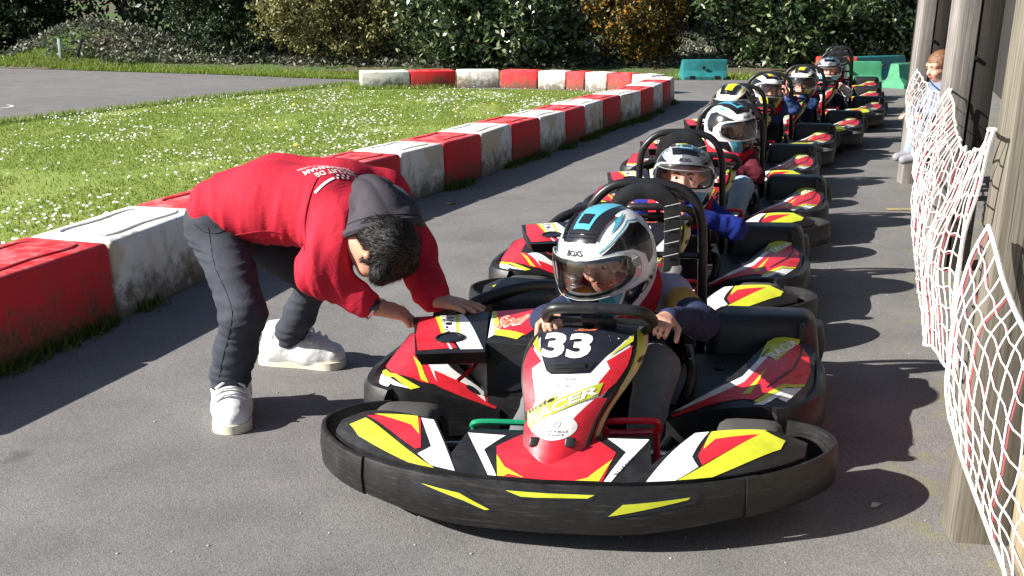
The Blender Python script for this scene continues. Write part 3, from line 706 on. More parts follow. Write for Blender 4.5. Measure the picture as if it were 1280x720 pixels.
    if number: text_on('number', number, nassau_fn, ((-.62, .745), (.24, .755), (.24, .93), (-.78, .92)), M_WHITE, na, .0032, HN, .045, 0)
    text_on('racer_lettering', 'RACER', nassau_fn, ((-.76, .302), (.68, .525), (.66, .585), (-.80, .362)), M_WHITE, na, .0046, HN, .03)
    text_on('little_lettering', 'little', nassau_fn, ((-.80, .375), (-.16, .475), (-.19, .505), (-.82, .395)), M_INK, na, .0046, HN, .03)
    for s, q in (('KOMPLAIN', ((-.22, .605), (.16, .612), (.16, .625), (-.22, .618))), ('BOXS', ((-.18, .56), (.10, .566), (.10, .582), (-.18, .576))), ('PARTENAIRE', ((-.25, .588), (.18, .596), (.18, .602), (-.25, .594))), ('WWW.BOXS.COM', ((-.30, .543), (.18, .55), (.18, .556), (-.30, .549))),
                 ('PATROUILLE', ((-.40, .272), (.36, .276), (.36, .29), (-.42, .286))), ('DE FRANCE', ((-.36, .25), (.28, .254), (.28, .268), (-.37, .264))), ('70', ((-.26, .30), (.12, .303), (.14, .345), (-.22, .342)))):
        text_on('small_print', s, nassau_fn, q, M_GREY if s == '70' else M_INK, na, .0036, HN, -.004 if s == '70' else 0)
    text_on('maker_lettering', 'Sodi', nassau_fn, ((-.22, .945), (.25, .955), (.28, .975), (-.18, .965)), M_ORANGE, na, .0034, HN, .02, .4)
    decal('slot', nassau_fn, [[(-.44, .71), (.40, .735), (.35, .68), (.28, .668), (-.30, .65), (-.40, .66)]], M_BLACK, na, .003, HN)
    V, F = tube([nassau_fn(-.30, .688), nassau_fn(-.1, .694), nassau_fn(.24, .704)], .009, 8); mesh('slot_grip', V, F, M_GREY if False else M_DARK, na)
    for u, v in ((-.5, .205), (.48, .215)):
        p = on_surface(nassau_fn, [(u, v)], .004, HN)[0]; mesh('bolt', *obox(p, Vector((0, -.85, .53)).to_track_quat('Z', 'Y').to_matrix(), (.013, .013, .004), .0039, 3), M_DARK, na)
    # printed flank of the fairing
    fl = lambda u, v: (lambda a, b: tuple(a[i] + (b[i]-a[i])*(.12 + .85*u) for i in range(3)))(nassau_fn(1, .06 + .92*v), nb(nassau_fn(1, .06 + .92*v)))
    decal('flank_graphic', fl, [[(0, .0), (0, 1), (1, 1), (1, .25), (.55, .0)]], M_CREAM, na, .0012, (1, 0, 0)); decal('flank_red', fl, [[(0, 0), (0, .55), (.25, .5), (.3, .1)]], M_RED, na, .002, (1, 0, 0)); decal('flank_yellow', fl, [[(.1, .62), (0, .98), (.5, .98), (.5, .8)]], M_YEL, na, .002, (1, 0, 0))
    # ---- floor and frame
    mesh('floor_tray', *box(-.17, .22, .05, .80, .045, .055, .004), M_BLACK, k)
    fr = [tube(curve([(s*.13, .0, .07), (s*.20, .25, .075), (s*.24, .6, .075), (s*.28, 1.0, .08), (s*.27, 1.3, .1)], 4), .014) for s in (-1, 1)]
    fr += [tube([(-.42, .28, .10), (.42, .28, .10)], .014), tube([(-.26, .75, .075), (.26, .75, .075)], .012), tube([(-.5, 1.12, .115), (.5, 1.12, .115)], .014), tube([(-.27, 1.3, .1), (.27, 1.3, .1)], .014)]
    mesh('frame', *merge(*fr), M_DARK, k)
    mesh('tie_rod', *tube([(-.37, .25, .125), (-.02, .22, .16)], .008), M_STEEL, k); mesh('tie_rod', *tube([(.37, .25, .125), (.04, .22, .16)], .008), M_STEEL, k)
    # ---- wheels
    def wheel(x, y, r, w, s):
        pr = [(-w/2 + .012, r*.58), (-w/2, r*.70), (-w/2 + .006, r*.88), (-w/2 + .022, r*.97), (-w*.2, r), (w*.2, r), (w/2 - .022, r*.97), (w/2 - .006, r*.88), (w/2, r*.70), (w/2 - .012, r*.58)]
        wh = mesh('wheel', *lathe([(-w*.30, .012), (-w*.30, r*.45), (-w/2 + .02, r*.60), (w/2 - .02, r*.60), (w*.30, r*.45), (w*.30, .012)], 24, 'x', (x, y, r)), M_GREY, k)
        mesh('tyre', *lathe(pr, 36, 'x', (x, y, r)), M_TYRE, wh)
        mesh('hub', *lathe([(s*w*.30, .001), (s*(w*.3 + .03), .02), (s*w*.3, .035)], 12, 'x', (x, y, r)), M_STEEL, wh)
    for s in (-1, 1): wheel(s*.468, .285, .112, .175, s); wheel(s*.50, 1.12, .13, .20, s)
    # ---- pedals and guards
    mesh('pedal_guard', *tube(curve([(.095, .205, .215), (.10, .19, .24), (.22, .20, .245), (.235, .21, .225), (.225, .225, .205), (.105, .215, .20)], 5, True), .009, 8, True), M_TUBER, k)
    mesh('guard_stay', *tube([(.23, .215, .22), (.235, .225, .10)], .009), M_TUBER, k); mesh('guard_stay', *tube([(.10, .205, .215), (.09, .20, .12)], .009), M_TUBER, k)
    mesh('pedal_guard', *tube(curve([(-.09, .19, .225), (-.22, .165, .232), (-.248, .17, .218), (-.225, .185, .195), (-.09, .205, .19)], 5), .0085, 8), M_TUBEG, k)
    mesh('guard_stay', *tube([(-.245, .17, .215), (-.25, .18, .08)], .008), M_TUBEG, k)
    mesh('pedal', *box(-.16, -.10, .20, .215, .08, .19, .005), M_STEEL, k); mesh('pedal', *box(.10, .17, .21, .225, .08, .19, .005), M_STEEL, k)
    # ---- steering
    ax = Vector((0, .62, .78)).normalized(); c = Vector((.055, .315, .485)); a = Vector((1, 0, 0)); b = ax.cross(a)
    sw = mesh('steering_wheel', *tube([c + a*.142*math.cos(t) + b*(.105*math.sin(t) if math.sin(t) > -.6 else -.063 + .03*(math.sin(t) + .6)) for t in [2*math.pi*i/40 for i in range(40)]], .0155, 10, True), M_BLACK, k)
    mesh('spoke', *merge(*[tube([c, c + a*.13*math.cos(t) + b*.09*math.sin(t)], .009, 6) for t in (R(10), R(170), R(270))]), M_DARK, sw)
    mesh('hub', *obox(c - ax*.01, ax.to_track_quat('Z', 'Y').to_matrix(), (.045, .035, .012), .01, 2), M_DARK, sw)
    mesh('steering_column', *tube([c - ax*.01, (.01, .12, .13)], .012), M_DARK, k)
    # ---- side pods
    for sg in (1, -1):
        f = pod_fn(sg); p = mesh('side_pod', *solid(f, 18, 10, lambda q: (q[0]*(1.02 if abs(q[0]) > .5 else 1), q[1], .06)), M_BLACK, k)
        X1 = .63 if sg > 0 else .69
        path = curve([(sg*(X1 - .10), .44, 0), (sg*(X1 - .02), .50, 0), (sg*(X1 + .022), .62, 0), (sg*(X1 + .028), .80, 0), (sg*(X1 + .01), .95, 0), (sg*(X1 - .08), 1.02, 0)], 4)
        nn = []
        for i in range(len(path)):
            d = path[min(i+1, len(path)-1)] - path[max(i-1, 0)]; d.normalize(); n = Vector((d.y, -d.x, 0)); n = n if n.x*sg > 0 or abs(n.x) < .3 else -n; nn.append((n.x, n.y))
        mesh('pod_skirt', *sweep([(q.x, q.y) for q in path], nn, [(0, .055), (.012, .10), (.010, .18), (-.002, .203), (-.02, .205), (-.035, .19), (-.03, .06)]), M_BUMP, p)
        if sg > 0:
            decal('white_graphic', f, [[(.02, .97), (.36, .80), (.49, .64), (.58, .76), (.62, .86), (.66, .62), (.52, .43), (.3, .49), (.1, .6)], [(.6, .03), (.79, .23), (.92, .21), (.82, .05), (.76, .1), (.81, .17), (.67, .02)]], M_WHITE, p, .0012, HUP)
            decal('red_graphic', f, [[(.03, .45), (.29, .52), (.51, .47), (.63, .66), (.87, .92), (.955, .76), (.975, .46), (.94, .25), (.79, .27), (.6, .09), (.47, .16), (.25, .2), (.04, .1)]], M_RED, p, .0018, HUP)
            decal('yellow_graphic', f, [[(.63, 1.0), (.88, 1.0), (.875, .93), (.72, .59), (.59, .80)], [(.6, .07), (.79, .28), (.94, .25), (.93, .21), (.81, .235), (.63, .04)], [(.51, .22), (.66, .53), (.57, .19)]], M_YEL, p, .0024, HUP)
            text_on('racer_lettering', 'RACER', f, ((.655, .66), (.735, .60), (.885, .91), (.80, .985)), M_WHITE, p, .0034, HUP, .03) if False else text_on('racer_lettering', 'RACER', f, ((.71, .62), (.87, .90), (.83, .975), (.64, .72)), M_WHITE, p, .0034, HUP, .03)
            text_on('little_lettering', 'little', f, ((.615, .74), (.655, .80), (.65, .865), (.60, .80)), M_INK, p, .0034, HUP, .02)
            decal('seam', f, [[(.885, .97), (.90, .97), (.90, .72), (.86, .50), (.68, .22), (.67, .235), (.845, .51), (.885, .73)]], M_INK, p, .003, HUP)
        else:
            decal('red_graphic', f, [[(.99, .17), (.99, .95), (.86, .97), (.79, .45), (.56, .36), (.28, .60), (.03, .92), (.03, .1), (.25, .10), (.48, .17), (.57, .13), (.88, .19)]], M_RED, p, .0014, HUP)
            decal('white_graphic', f, [[(.985, .03), (.9, .15), (.6, .01), (.75, .035), (.84, .075), (.78, .045), (.785, .0), (.9, .0)], [(.7, .41), (.62, .50), (.16, .86), (.11, .35), (.28, .56), (.55, .35), (.47, .23), (.59, .35)]], M_WHITE, p, .002, HUP)
            decal('yellow_graphic', f, [[(.985, .07), (.94, .17), (.8, .17), (.55, .05), (.6, .0), (.8, .13)], [(.79, .43), (.67, .33), (.52, .15), (.58, .15)]], M_YEL, p, .0026, HUP)
            decal('cap_hole', f, [ring2(.225, .52, .055, .11)], M_INK, p, .003, HUP)
    # right inner tray, rear box, bolts
    mesh('side_tray', *solid(quad_fn((.235, .60, .15), (.42, .66, .175), (.50, .99, .19), (.25, .99, .18), .004), 4, 4, lambda q: (q[0], q[1], .06)), M_BLACK, k)
    V, F = box(.27, .655, .985, 1.18, .085, .31, .045, 4)
    V = [Vector((v.x + .012*(v.z > .2)*(v.x < .4) - .03*(v.z - .085)/.22*(v.x > .5), v.y + .02*(v.z - .085)/.22*(v.y < 1.05) + .06*max(0, v.x - .5), v.z)) for v in V]
    rb = mesh('rear_box', V, F, M_BLACK, k); mesh('box_rib', *box(.575, .592, .985, 1.02, .12, .295, .005), M_BLACK, rb)
    mesh('tray_cap', *lathe([(.184, .001), (.186, .016), (.18, .02)], 14, 'z', (.34, .86, 0)), M_DARK, k)
    # ---- engine cover, tank, engine
    ec = mesh('engine_cover', *solid(cover_fn, 10, 8, lambda q: (q[0]*.96 - .015, q[1] + (.035 if q[1] < .5 else 0), .292)), M_BLACK, k)
    decal('red_graphic', cover_fn, [[(.04, .08), (.02, .49), (.08, .97), (.29, .97), (.41, .42), (.6, .09)]], M_RED, ec, .0012, HUP)
    decal('white_graphic', cover_fn, [[(.55, .97), (.66, .97), (.97, .06), (.65, .06), (.49, .39)], [(.50, .07), (.535, .07), (.475, .20), (.45, .2)]], M_WHITE, ec, .0018, HUP)
    decal('yellow_graphic', cover_fn, [[(.28, .97), (.37, .42), (.44, .40), (.36, .97)], [(.55, .97), (.59, .40), (.625, .40), (.60, .97)]], M_YEL, ec, .0022, HUP)
    text_on('racer_lettering', 'RACER', cover_fn, ((.35, .95), (.41, .43), (.59, .40), (.55, .94)), M_WHITE, ec, .003, HUP, .03)
    decal('filler_hole', cover_fn, [ring2(.495, .295, .185, .09)], M_INK, ec, .003, HUP)
    mesh('filler_rim', *tube([on_surface(cover_fn, [p], .004, HUP)[0] for p in ring2(.495, .295, .19, .095, 24)], .004, 6, True), M_DARK, ec)
    mesh('engine', *box(-.52, -.33, .72, 1.05, .07, .285, .02), M_DARK, k)
    mesh('opening_shade_wall', *grid(lambda u, v: (lambda p: (p[0]*(1 - .03*v), p[1] - .012 + .03*v, p[2] - .03 + (.30 - p[2] + .03)*v))(pod_fn(-1)(.02 + .9*u, 1)), 14, 3), M_BLACK, k)  # added black sheet gives the darkness of the opening under the cover
    mesh('fuel_hose', *tube(curve([(-.40, .50, .22), (-.36, .56, .26), (-.44, .60, .25), (-.50, .62, .28)], 4), .007, 6), M_TUBER, k)
    mesh('air_box', *box(-.44, -.20, .90, 1.10, .20, .40, .035, 3), M_BLACK, k)
    mesh('air_hose', *tube(curve([(-.50, .78, .32), (-.44, .86, .37), (-.32, .93, .40), (-.22, .97, .40)], 6), .022, 10), M_BLACK, k)
    tk = mesh('tank_cover', *solid(tank_fn, 8, 8, lambda q: (q[0], q[1] + .01, .10)), M_BLACK, k)
    decal('red_graphic', tank_fn, [[(.03, .97), (.97, .97), (.92, .6), (.68, .19), (.19, .32)]], M_RED, tk, .0012, HUP)
    decal('yellow_graphic', tank_fn, [[(.0, .97), (.05, .97), (.19, .34), (.66, .22), (.57, .10), (.13, .2)]], M_YEL, tk, .0018, HUP)
    decal('white_graphic', tank_fn, [[(.0, .95), (.13, .22), (.02, .12)]], M_WHITE, tk, .002, HUP)
    text_on('maker_lettering', 'Sodi', tank_fn, ((.12, .36), (.55, .46), (.60, .74), (.13, .74)), M_ORANGE, tk, .0028, HUP, .025, .3)
    text_on('maker_shadow', 'Sodi', tank_fn, ((.105, .34), (.56, .44), (.615, .75), (.12, .76)), M_WHITE, tk, .002, HUP, .05, .3)
    mesh('tank_recess', *lathe([(.0, .001), (.002, .05), (.02, .055)], 16, 'y', (-.235, .492, .25)), M_INK, tk)
    # ---- seat
    def seat_fn(u, v):
        c_ = itp(v, [(0, .50, .115), (.3, .70, .085), (.5, .88, .10), (.65, .97, .20), (1, 1.05, .46)])
        w = itp(v, [(0, .13), (.4, .165), (.7, .16), (1, .13)]); d = .10*abs(u)**3.5*itp(v, [(0, .5), (.45, 1.5), (.8, .9), (1, .4)])
        return (.055 + u*w, c_[0] - d*(.9 if v > .5 else 0), c_[1] + d*(1.2 if v <= .55 else .4))
    V, F = grid(seat_fn, 12, 16, -1, 1); V2 = [(x, y + .012, z - .012) for x, y, z in V]; n = len(V); mesh('seat', V + V2, F + [tuple(i + n for i in f)[::-1] for f in F], M_BLACK, k)
    mesh('seat_loop', *tube(curve([(.24, .62, .10), (.27, .66, .20), (.25, .78, .24), (.23, .92, .22), (.24, 1.0, .12)], 5), .016, 8), M_BLACK, k)
    mesh('belt_buckle', *box(.225, .262, .80, .82, .27, .33, .006), M_DARK, k); mesh('buckle_button', *box(.232, .256, .795, .80, .318, .328, .002), M_TUBER, k)
    # ---- roll bar and head pad
    mesh('roll_bar', *tube(curve([(-.145, 1.16, .09), (-.145, 1.13, .35), (-.142, 1.10, .55), (-.125, 1.09, .655), (-.06, 1.085, .722), (.03, 1.085, .736), (.11, 1.085, .733), (.19, 1.085, .705), (.235, 1.09, .62), (.245, 1.10, .45), (.245, 1.13, .3), (.245, 1.16, .09)], 5), .0160, 10), M_DARK, k)
    mesh('cross_bar', *tube([(-.143, 1.10, .49), (.245, 1.10, .49)], .011), M_DARK, k)
    mesh('stay_bar', *tube([(.245, 1.10, .45), (.25, 1.30, .12)], .012), M_DARK, k); mesh('stay_bar', *tube([(-.145, 1.10, .45), (-.15, 1.30, .12)], .012), M_DARK, k)
    pad = curve([(-.035, 1.06, .42), (-.038, 1.055, .56), (-.03, 1.05, .67), (.01, 1.045, .708), (.055, 1.045, .715), (.10, 1.045, .708), (.14, 1.05, .67), (.148, 1.055, .56), (.145, 1.06, .42)], 4)
    V, F = [], []; prof = [(-.024, -.018), (0, -.024), (.024, -.018), (.028, 0), (.024, .018), (0, .02), (-.024, .018), (-.028, 0)]
    for i, q in enumerate(pad):
        d = pad[min(i+1, len(pad)-1)] - pad[max(i-1, 0)]; d.normalize(); nrm = Vector((d.z, 0, -d.x))
        for a_, b_ in prof: V.append(q + nrm*a_ + Vector((0, b_, 0)))
    for i in range(len(pad) - 1):
        for j in range(8): F.append((i*8 + j, i*8 + (j+1) % 8, (i+1)*8 + (j+1) % 8, (i+1)*8 + j))
    F += [tuple(range(8)), tuple((len(pad)-1)*8 + j for j in range(8))]; hp = mesh('head_pad', V, F, M_BLACK, k)
    for j in range(5): mesh('stitch', *tube([(.122, 1.025, .50 + .042*j), (.172, 1.03, .512 + .042*j)], .0016, 4), M_GREY, hp)
    # ---- rear bumper
    path = curve([(-.60, 1.16, 0), (-.655, 1.24, 0), (-.60, 1.34, 0), (-.3, 1.375, 0), (0, 1.38, 0), (.3, 1.375, 0), (.60, 1.34, 0), (.655, 1.24, 0), (.60, 1.16, 0)], 4); nn = []
    for i in range(len(path)):
        d = path[min(i+1, len(path)-1)] - path[max(i-1, 0)]; d.normalize(); nn.append((-d.y, d.x))
    mesh('rear_bumper', *sweep([(q.x, q.y) for q in path], nn, [(0, .08), (.014, .15), (.0, .225), (-.02, .23), (-.03, .22), (-.03, .08)]), M_BUMP, k)
    XF = None
    return k
def copy_tree(o, parent=None, skip=()):
    c = o.copy(); COL.objects.link(c); c.parent = parent
    for ch in o.children:
        if ch.name.split('.')[0] not in skip: copy_tree(ch, c, skip)
    return c
KARTS = [((.095, 2.46), -12.5), ((.455, 3.93), -11.8), ((.93, 5.47), -15), ((1.31, 6.97), -14), ((1.81, 8.48), -18), ((2.42, 9.70), -19), ((3.20, 11.45), -20), ((3.70, 13.05), -20), ((4.30, 14.95), -20)]
klab = ['red and black go-kart with white number 33 on its fairing', 'red go-kart driven by the child in the blue sweatshirt', 'red go-kart carrying the child in pale jeans and maroon top',
        'red go-kart of the driver in black under the yellow patched helmet', 'red go-kart of the driver raising a blue sleeve to the helmet', 'red go-kart of the driver with a hand held to the visor',
        'red go-kart of the driver in navy with red and white sleeves', 'empty red go-kart right behind the last driver', 'empty red go-kart at the very end of the queue']
proto = build_kart('33'); kart = [proto]
proto.location = (*KARTS[0][0], 0); proto.rotation_euler = (0, 0, R(KARTS[0][1])); tag(proto, klab[0], 'go-kart', 'go-karts queueing in the lane')
for i, ((x, y), a) in enumerate(KARTS):
    if i == 0: continue
    c = copy_tree(proto, None, ('number',)); c.location = (x, y, 0); c.rotation_euler = (0, 0, R(a)); c['label'] = klab[i]; kart.append(c)
# ================================================================ PEOPLE
M_SKIN = mat('skin', (.55, .28, .20), .5, var=.1, vscale=25); M_SKIN2 = mat('skin_adult', (.50, .25, .17), .5, var=.14, vscale=30)
def cloth(name, col, rough=.85, var=.14):
    if name in MATS: return MATS[name]
    m = mat(name, col, rough, var=var, vscale=16, spec=.2); t = NT(m); co = t.coord()
    mp = t.new('Mapping'); mp.inputs['Scale'].default_value = (1, 1, 1.5); t.link(co, mp.inputs[0])
    n = t.new('TexNoise'); n.inputs['Scale'].default_value = 16; n.inputs['Detail'].default_value = 3; n.inputs['Distortion'].default_value = 1.3; t.link(mp.outputs[0], n.inputs['Vector'])
    rdg = t.math('ABSOLUTE', t.math('SUBTRACT', n.outputs['Fac'], .5)); w = t.noise(co, 420, 2, .5)
    t.bump(t.math('ADD', t.math('MULTIPLY', rdg, -2.4), t.math('MULTIPLY', w, .10)), .16, .010); return m
def glass(name, tint, gloss=.05, rough=.03):
    if name in MATS: return MATS[name]
    m = bpy.data.materials.new(name); m.use_nodes = True; t = NT(m); tr = t.new('BsdfTransparent'); tr.inputs[0].default_value = (*tint, 1)
    gl = t.new('BsdfGlossy'); gl.inputs['Roughness'].default_value = rough; gl.inputs[0].default_value = (.9, .9, .9, 1)
    lw = t.new('LayerWeight'); lw.inputs[0].default_value = .35; f = t.math('ADD', t.math('MULTIPLY', lw.outputs['Fresnel'], .8), gloss)
    mx = t.new('MixShader'); t.link(f, mx.inputs[0]); t.link(tr.outputs[0], mx.inputs[1]); t.link(gl.outputs[0], mx.inputs[2]); t.link(mx.outputs[0], t.n['Material Output'].inputs[0])
    MATS[name] = m; return m
M_HW = mat('helmet_white', (.78, .78, .78), .2, var=.05, coat=.6); M_HB = mat('helmet_black', (.012, .012, .014), .2, var=.2, coat=.6)
M_HT = mat('helmet_teal', (.07, .33, .43), .22, var=.08, coat=.5); M_HY = mat('helmet_yellow', (.75, .62, .02), .25, var=.08, coat=.5); M_GASK = mat('gasket', (.015, .015, .016), .6)
M_VIS = glass('visor_clear', (.86, .87, .88), .05); M_VISD = glass('visor_smoke', (.42, .42, .45), .08)
RX, RY, RZ = .147, .166, .152
def helm(a, e):                                        # azimuth (0 = forward, -y), elevation, in degrees
    a, e = R(a), R(e); ce, se = math.cos(e), math.sin(e)
    if e >= 0: return RX*math.sin(a)*ce, -RY*math.cos(a)*ce, RZ*se
    t = min(1.2, -e/R(62)); c2 = (1 - .26*t*t); ch = max(0, math.cos(a))
    return RX*math.sin(a)*c2, -RY*math.cos(a)*c2 - .022*ch*t*(1.2 - t)*2, -.150*t + .02*t*(1 - ch)*0
def crown(x, y):
    q = max(.02, 1 - (x/RX)**2 - (y/RY)**2); return x, y, RZ*math.sqrt(q)
def port(r, th, cx=3):                                  # eye port: rounded rectangle in (azimuth, elevation)
    c, s = math.cos(th), math.sin(th); p = .62
    return (66*r*math.copysign(abs(c)**p, c), cx + 20.5*r*math.copysign(abs(s)**p, s))
def helmet(parent, M, style, visor='down', h_off=(0, 0, 0)):
    global XF
    XF = lambda x, y, z: tuple(M @ Vector((x, y, z)))
    hint = lambda p: (p.x, p.y, p.z + .03)
    na, ne = 90, 44; V, F = [], []
    for j in range(ne + 1):
        for i in range(na): V.append(helm(i*360/na, -62 + (152*j/ne)*.9999))
    for j in range(ne):
        e = -62 + 152*(j + .5)/ne
        for i in range(na):
            a = (i + .5)*360/na; a = a - 360 if a > 180 else a
            if (abs(a)/66)**3.2 + (abs(e - 3)/20.5)**3.2 < 1: continue
            F.append((j*na + i, j*na + (i+1) % na, (j+1)*na + (i+1) % na, (j+1)*na + i))
    k = len(V); V += [tuple(c*.93 for c in v) for v in V[:k]]; F += [tuple(i + k for i in f)[::-1] for f in F]
    for i in range(na): F.append((i, k + i, k + (i+1) % na, (i+1) % na))
    body_m = {'boxs': M_HW, 'yel': M_HW, 'dark': M_HB}[style]
    h = mesh('helmet', V, F, body_m, parent, 50)
    ring = [2*math.pi*i/64 for i in range(65)]
    V, F = grid(lambda u, v: on_surface(helm, [port(.90 + .17*v, 2*math.pi*u)], .003, hint)[0], 64, 2); mesh('port_seal', V, F, M_GASK, h)
    col = M_HT if style == 'boxs' else M_HY
    ey = -8 if style == 'boxs' else 0
    decal('crown_patch', crown, [[(-.058, -.105), (-.066, -.06), (-.066, .0), (-.06, .07), (-.035, .12), (.035, .12), (.06, .07), (.066, .0), (.066, -.06), (.058, -.105), (.03, -.115), (-.03, -.115)]], M_HB, h, .0015, hint, .02)
    decal('crown_stripe', crown, [[(-.028, -.080), (-.031, -.03), (-.044, .05), (-.034, .13), (.034, .13), (.044, .05), (.031, -.03), (.028, -.080)]], col, h, .0028, hint, .02)
    decal('crown_vent', crown, [[(-.019, -.062), (-.019, -.022), (.019, -.022), (.019, -.062)]], M_HB if style == 'boxs' else M_HY, h, .005, hint, .02)
    for y0 in (-.104, -.093): mesh('vent_ridge', *tube([on_surface(crown, [(x_*.055, y0 + .012*x_*x_)], .003, hint)[0] for x_ in (-1, -.5, 0, .5, 1)], .003, 5), M_HB, h)
    for s in (-1, 1):
        mesh('vent_bar', *tube([on_surface(crown, [(s*(.056 + .010*t), -.100 + .10*t)], .004, hint)[0] for t in (0, .3, .6, 1)], .006, 6), M_HB, h)
        S = lambda P_: [(s*a, e) for a, e in P_]
        decal('side_swoosh', helm, [S([(36, 27), (66, 38), (97, 44), (115, 36), (114, 15), (103, -4), (92, -8), (90, 6), (76, 20), (56, 26)])], M_HB, h, .0015, hint, 9)
        decal('side_line', helm, [S([(34, 31), (66, 42.5), (98, 49), (120, 39), (118.5, 14), (105, -7), (103, -5), (116, 15), (117, 37), (98, 46.5), (66, 40.5), (34, 29.5)])], col, h, .0024, hint, 9)
        decal('side_blade', helm, [S([(56, 46), (82, 58), (118, 57), (92, 53)])], col, h, .0024, hint, 9)
        decal('chin_patch', helm, [S([(0, -24), (24, -24), (34, -24), (22, -60), (0, -60)])], M_HB, h, .0015, hint, 8); decal('chin_flash', helm, [S([(24, -24), (52, -24), (36, -58), (14, -60)])], col, h, .0024, hint, 8)
        decal('jaw_patch', helm, [S([(56, -24), (82, -26), (70, -44), (42, -58)])], M_HB, h, .0024, hint, 8)
        mesh('visor_pivot', *obox(on_surface(helm, [(s*73, 6)], .008, hint)[0], Vector((s, -.35, .1)).to_track_quat('Z', 'Y').to_matrix(), (.014, .014, .004), .0035, 2), M_GREY, h)
    if style == 'boxs':
        text_on('brow_lettering', 'BOXS', helm, ((-13, 30), (13, 30), (12, 37), (-12, 37)), M_HB, h, .0026, hint, .03)
        text_on('jaw_lettering', 'BOXS', helm, ((62, -46), (104, -30), (108, -18), (66, -34)), M_HB, h, .0032, hint, .03)
        text_on('jaw_lettering', 'BOXS', helm, ((-104, -30), (-62, -46), (-66, -34), (-108, -18)), M_HB, h, .0032, hint, .03)
    if visor != 'none':
        up = 34 if visor == 'up' else 0
        def vf(r, t):
            a, e = port(1.16*r, 2*math.pi*t); p = on_surface(helm, [(a*(1 - .12*(up > 0)), e + up)], .010 + .004*(1 - r*r), hint)[0]; return tuple(p)
        V, F = grid(vf, 10, 64, .02, 1); mesh('visor', V, F, M_VISD if visor == 'smoke' else M_VIS, h, 80)
        mesh('visor_edge', *tube([vf(1, i/64) for i in range(64)],   .0014, 5, True), M_GREY, h)
    XF = None; return h
def rot_to(fwd, roll=0):
    y = -Vector(fwd).normalized(); x = y.cross(Vector((0, 0, 1))).normalized(); z = x.cross(y)
    m = Matrix((x, y, z)).transposed(); return m @ Matrix.Rotation(roll, 3, 'Y')
def face(parent, c, m3, s, skin_m):
    g = lambda x, y, z: Vector(c) + m3 @ Vector((x, y, z))*s
    for sx in (-1, 1):
        e = mesh('eye', *obox(g(sx*.034, -.079, .010), m3, (.013*s, .008*s, .0065*s), .006*s, 2), mat('eye_white', (.6, .58, .55), .3, var=0), parent)
        mesh('iris', *obox(g(sx*.034, -.0868, .010), m3, (.0058*s, .0014*s, .0058*s), .0018*s, 1), mat('iris', (.03, .02, .015), .2, var=0), e)
        mesh('eyebrow', *tube([g(sx*.016, -.092, .028), g(sx*.034, -.091, .034), g(sx*.052, -.080, .028)], .0045*s, 5), mat('brow_hair', (.06, .035, .02), .8), parent)
    mesh('lips', *tube([g(-.024, -.086, -.052), g(-.008, -.097, -.050), g(.008, -.097, -.050), g(.024, -.086, -.052)], [.003*s, .0065*s, .0065*s, .003*s], 6), mat('lips', (.42, .14, .11), .5), parent)
def head_prims(c, m3, s):
    g = lambda x, y, z: (Vector(c) + m3 @ Vector((x, y, z))*s)
    rot = np.array(m3)
    return [ell(g(0, .01, .02), (.080*s, .098*s, .098*s), rot, .02), ell(g(0, -.03, -.045), (.058*s, .062*s, .065*s), rot, .03*s), cone(g(0, -.088, .012), g(0, -.108, -.022), .009*s, .014*s, .012*s),
            cone(g(-.045, -.066, .034), g(.045, -.066, .034), .022*s, .022*s, .02*s), cone(g(-.075, .0, .0), g(-.09, .008, .012), .012*s, .014*s, .01), cone(g(.075, .0, .0), g(.09, .008, .012), .012*s, .014*s, .01),
            ell(g(-.038, -.068, -.028), (.024*s,)*3, rot, .02*s), ell(g(.038, -.068, -.028), (.024*s,)*3, rot, .02*s), cone(g(0, .01, -.06), g(0, .02, -.11), .05*s, .048*s, .03*s)]
ROT90 = [Matrix.Rotation(0, 3, 'Z')]
